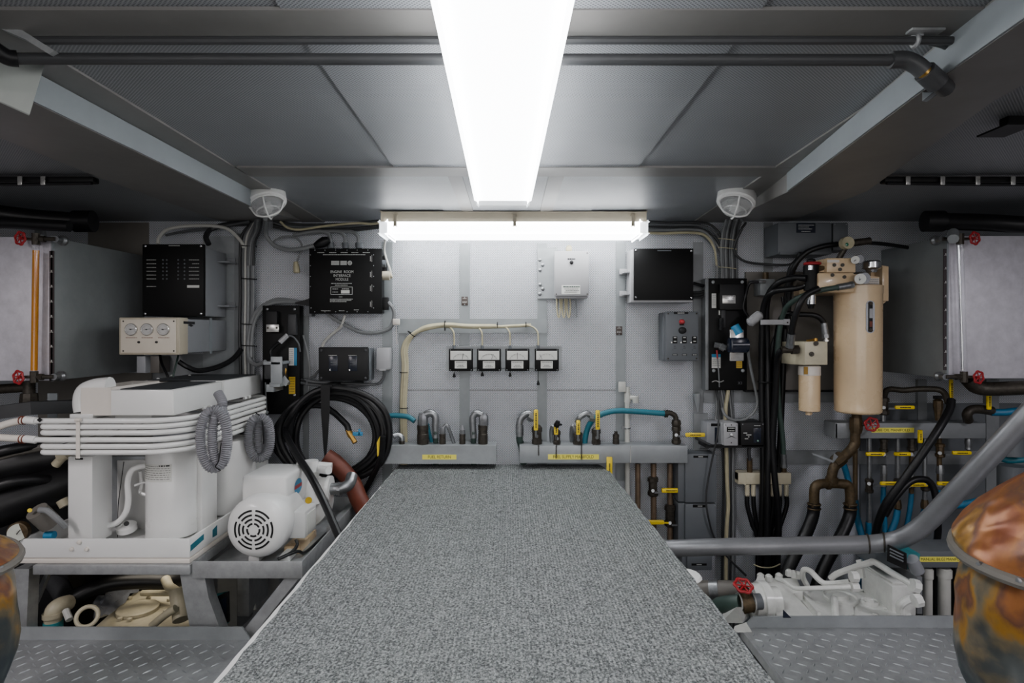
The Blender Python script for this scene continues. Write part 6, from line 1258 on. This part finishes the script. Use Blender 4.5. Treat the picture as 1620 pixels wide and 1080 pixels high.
t=thing('plastic_pipe','cream plastic elbow pipe with a blue coupling under the stand','pipe'); G().tube([P(84,1010,2.2),P(84,980,2.2),P(85,965,2.2),P(95,957,2.22),P(108,953,2.26)],.028,16,5).cyl(P(84,975,2.2),P(84,968,2.2),.034,16).to('elbow','gearb',t); G().cyl(P(84,1010,2.2),P(84,982,2.2),.031,16).to('coupling','tealp',t)
one('pipe_stub',G().cyl(P(104,965,2.2),P(110,980,2.18),.012,10),'pvc','short white pipe stub next to the cream elbow pipe','pipe')
bh([(108,955,2.3),(95,930,2.35),(80,912,2.4),(60,905,2.45)],.035,'dark hose dropping behind the stand brace toward the cream elbow','ingray')
one('bulkhead_stiffener',G().pb(114,131,900,945,2.84,2.88),'taupe','brown vertical stiffener behind the fat black hose','stiffener')
t=thing('hull_panel','pale cream panel behind the fat black hose under the stand','panel'); G().pb(58,300,895,1010,2.88,2.9).to('sheet','hullp',t)
t=thing('teal_device','teal instrument with a dark framed window behind the stand leg','instrument'); G().hexa([P(332,975,2.35),P(346,992,2.2),P(362,985,2.2),P(350,970,2.35),P(330,945,2.35),P(344,945,2.2),P(360,935,2.2),P(345,938,2.35)]).to('case','tealp',t); G().prism([P(343,990,2.19),P(362,984,2.19),P(361,936,2.19),P(343,944,2.19)],(0,.01,0)).to('front_frame','blackm',t); G().prism([P(347,982,2.188),P(358,978,2.188),P(358,944,2.188),P(348,949,2.188)],(0,.002,0)).to('window','screen',t)
one('steel_channel',G().pb(375,394,915,975,2.5,2.7,.003),'steel','short galvanised channel in the dark space under the pump tray','bracket')
one('grey_tank_wall',G().pb(344,375,915,1000,2.8,2.98,.003),'alud','tall grey plate behind the teal instrument under the pump tray','plate')
one('white_pipe',G().cyl(P(398,930,2.6),P(403,965,2.55),.008,10),'pvc','slim white pipe leaning in the dark below the pump tray','pipe')
# ================================================================= LIGHT, CAMERA
def area(loc,rot,sx,sy,e,c=(1,.97,.95),spread=180):
    l=bpy.data.lights.new('unseen_lamp','AREA'); l.shape='RECTANGLE'; l.size=sx; l.size_y=sy; l.energy=e; l.color=c; l.spread=math.radians(spread)
    o=bpy.data.objects.new('unseen_lamp',l); COL.objects.link(o); o.location=loc; o.rotation_euler=rot
# unseen ceiling fittings around the photographer; the last lamps are added fill
area((-2.0,.35,C-.03),(0,0,0),.17,1.2,20,(1,.93,.95))
area((2.05,.35,C-.03),(0,0,0),.17,1.2,20,(.97,.93,1))
area((0,-1.2,C-.05),(0,0,0),.2,1.4,14,(1,.98,.95))
area((0,-2.2,ZO-.1),(math.radians(90),0,0),4.5,1.2,24,(1,.97,.96))  # added soft fill facing the back wall, stands for no ceiling fitting
area((-1.38,2.5,ZS-.06),(0,0,0),.3,.3,.35,(1,.9,.75),90)  # added fill under the stand, brightens the dark gearbox and panel there
w=bpy.data.worlds.new('world'); bpy.context.scene.world=w; w.use_nodes=True; w.node_tree.nodes['Background'].inputs[0].default_value=(.5,.52,.55,1); w.node_tree.nodes['Background'].inputs[1].default_value=.05
cd=bpy.data.cameras.new('camera'); cam=bpy.data.objects.new('camera',cd); COL.objects.link(cam)
cam.location=(0,0,ZO); cam.rotation_euler=(math.pi/2,0,0); cd.sensor_width=36; cd.lens=36*F/1620
cd.shift_x=-(CX-810)/1620; cd.shift_y=(CY-540)/1620; cd.clip_start=.02
bpy.context.scene.camera=cam
sc=bpy.context.scene; sc.view_settings.view_transform='AgX'; sc.view_settings.look='AgX - Base Contrast'; sc.view_settings.exposure=.82
sc.cycles.use_denoising=True
# origins: put every thing at its base
bpy.context.view_layer.update()
def allmesh(o,out):
    if o.type=='MESH': out.append(o)
    for c in o.children: allmesh(c,out)
    return out
for r in ROOTS:
    if r.get('keep'): continue
    ms=allmesh(r,[]); 
    if not ms: continue
    lo=[1e9]*3; hi=[-1e9]*3
    for m in ms:
        mw=m.matrix_world
        for c in m.bound_box:
            q=mw@Vector(c)
            for i in range(3): lo[i]=min(lo[i],q[i]); hi[i]=max(hi[i],q[i])
    base=Vector(((lo[0]+hi[0])/2,(lo[1]+hi[1])/2,lo[2]))
    if r.type=='MESH':
        r.data.transform(Matrix.Translation(-base)); r.location=base
        for c in r.children: c.location-=base
    else:
        r.location=base
        for c in r.children: c.location-=base
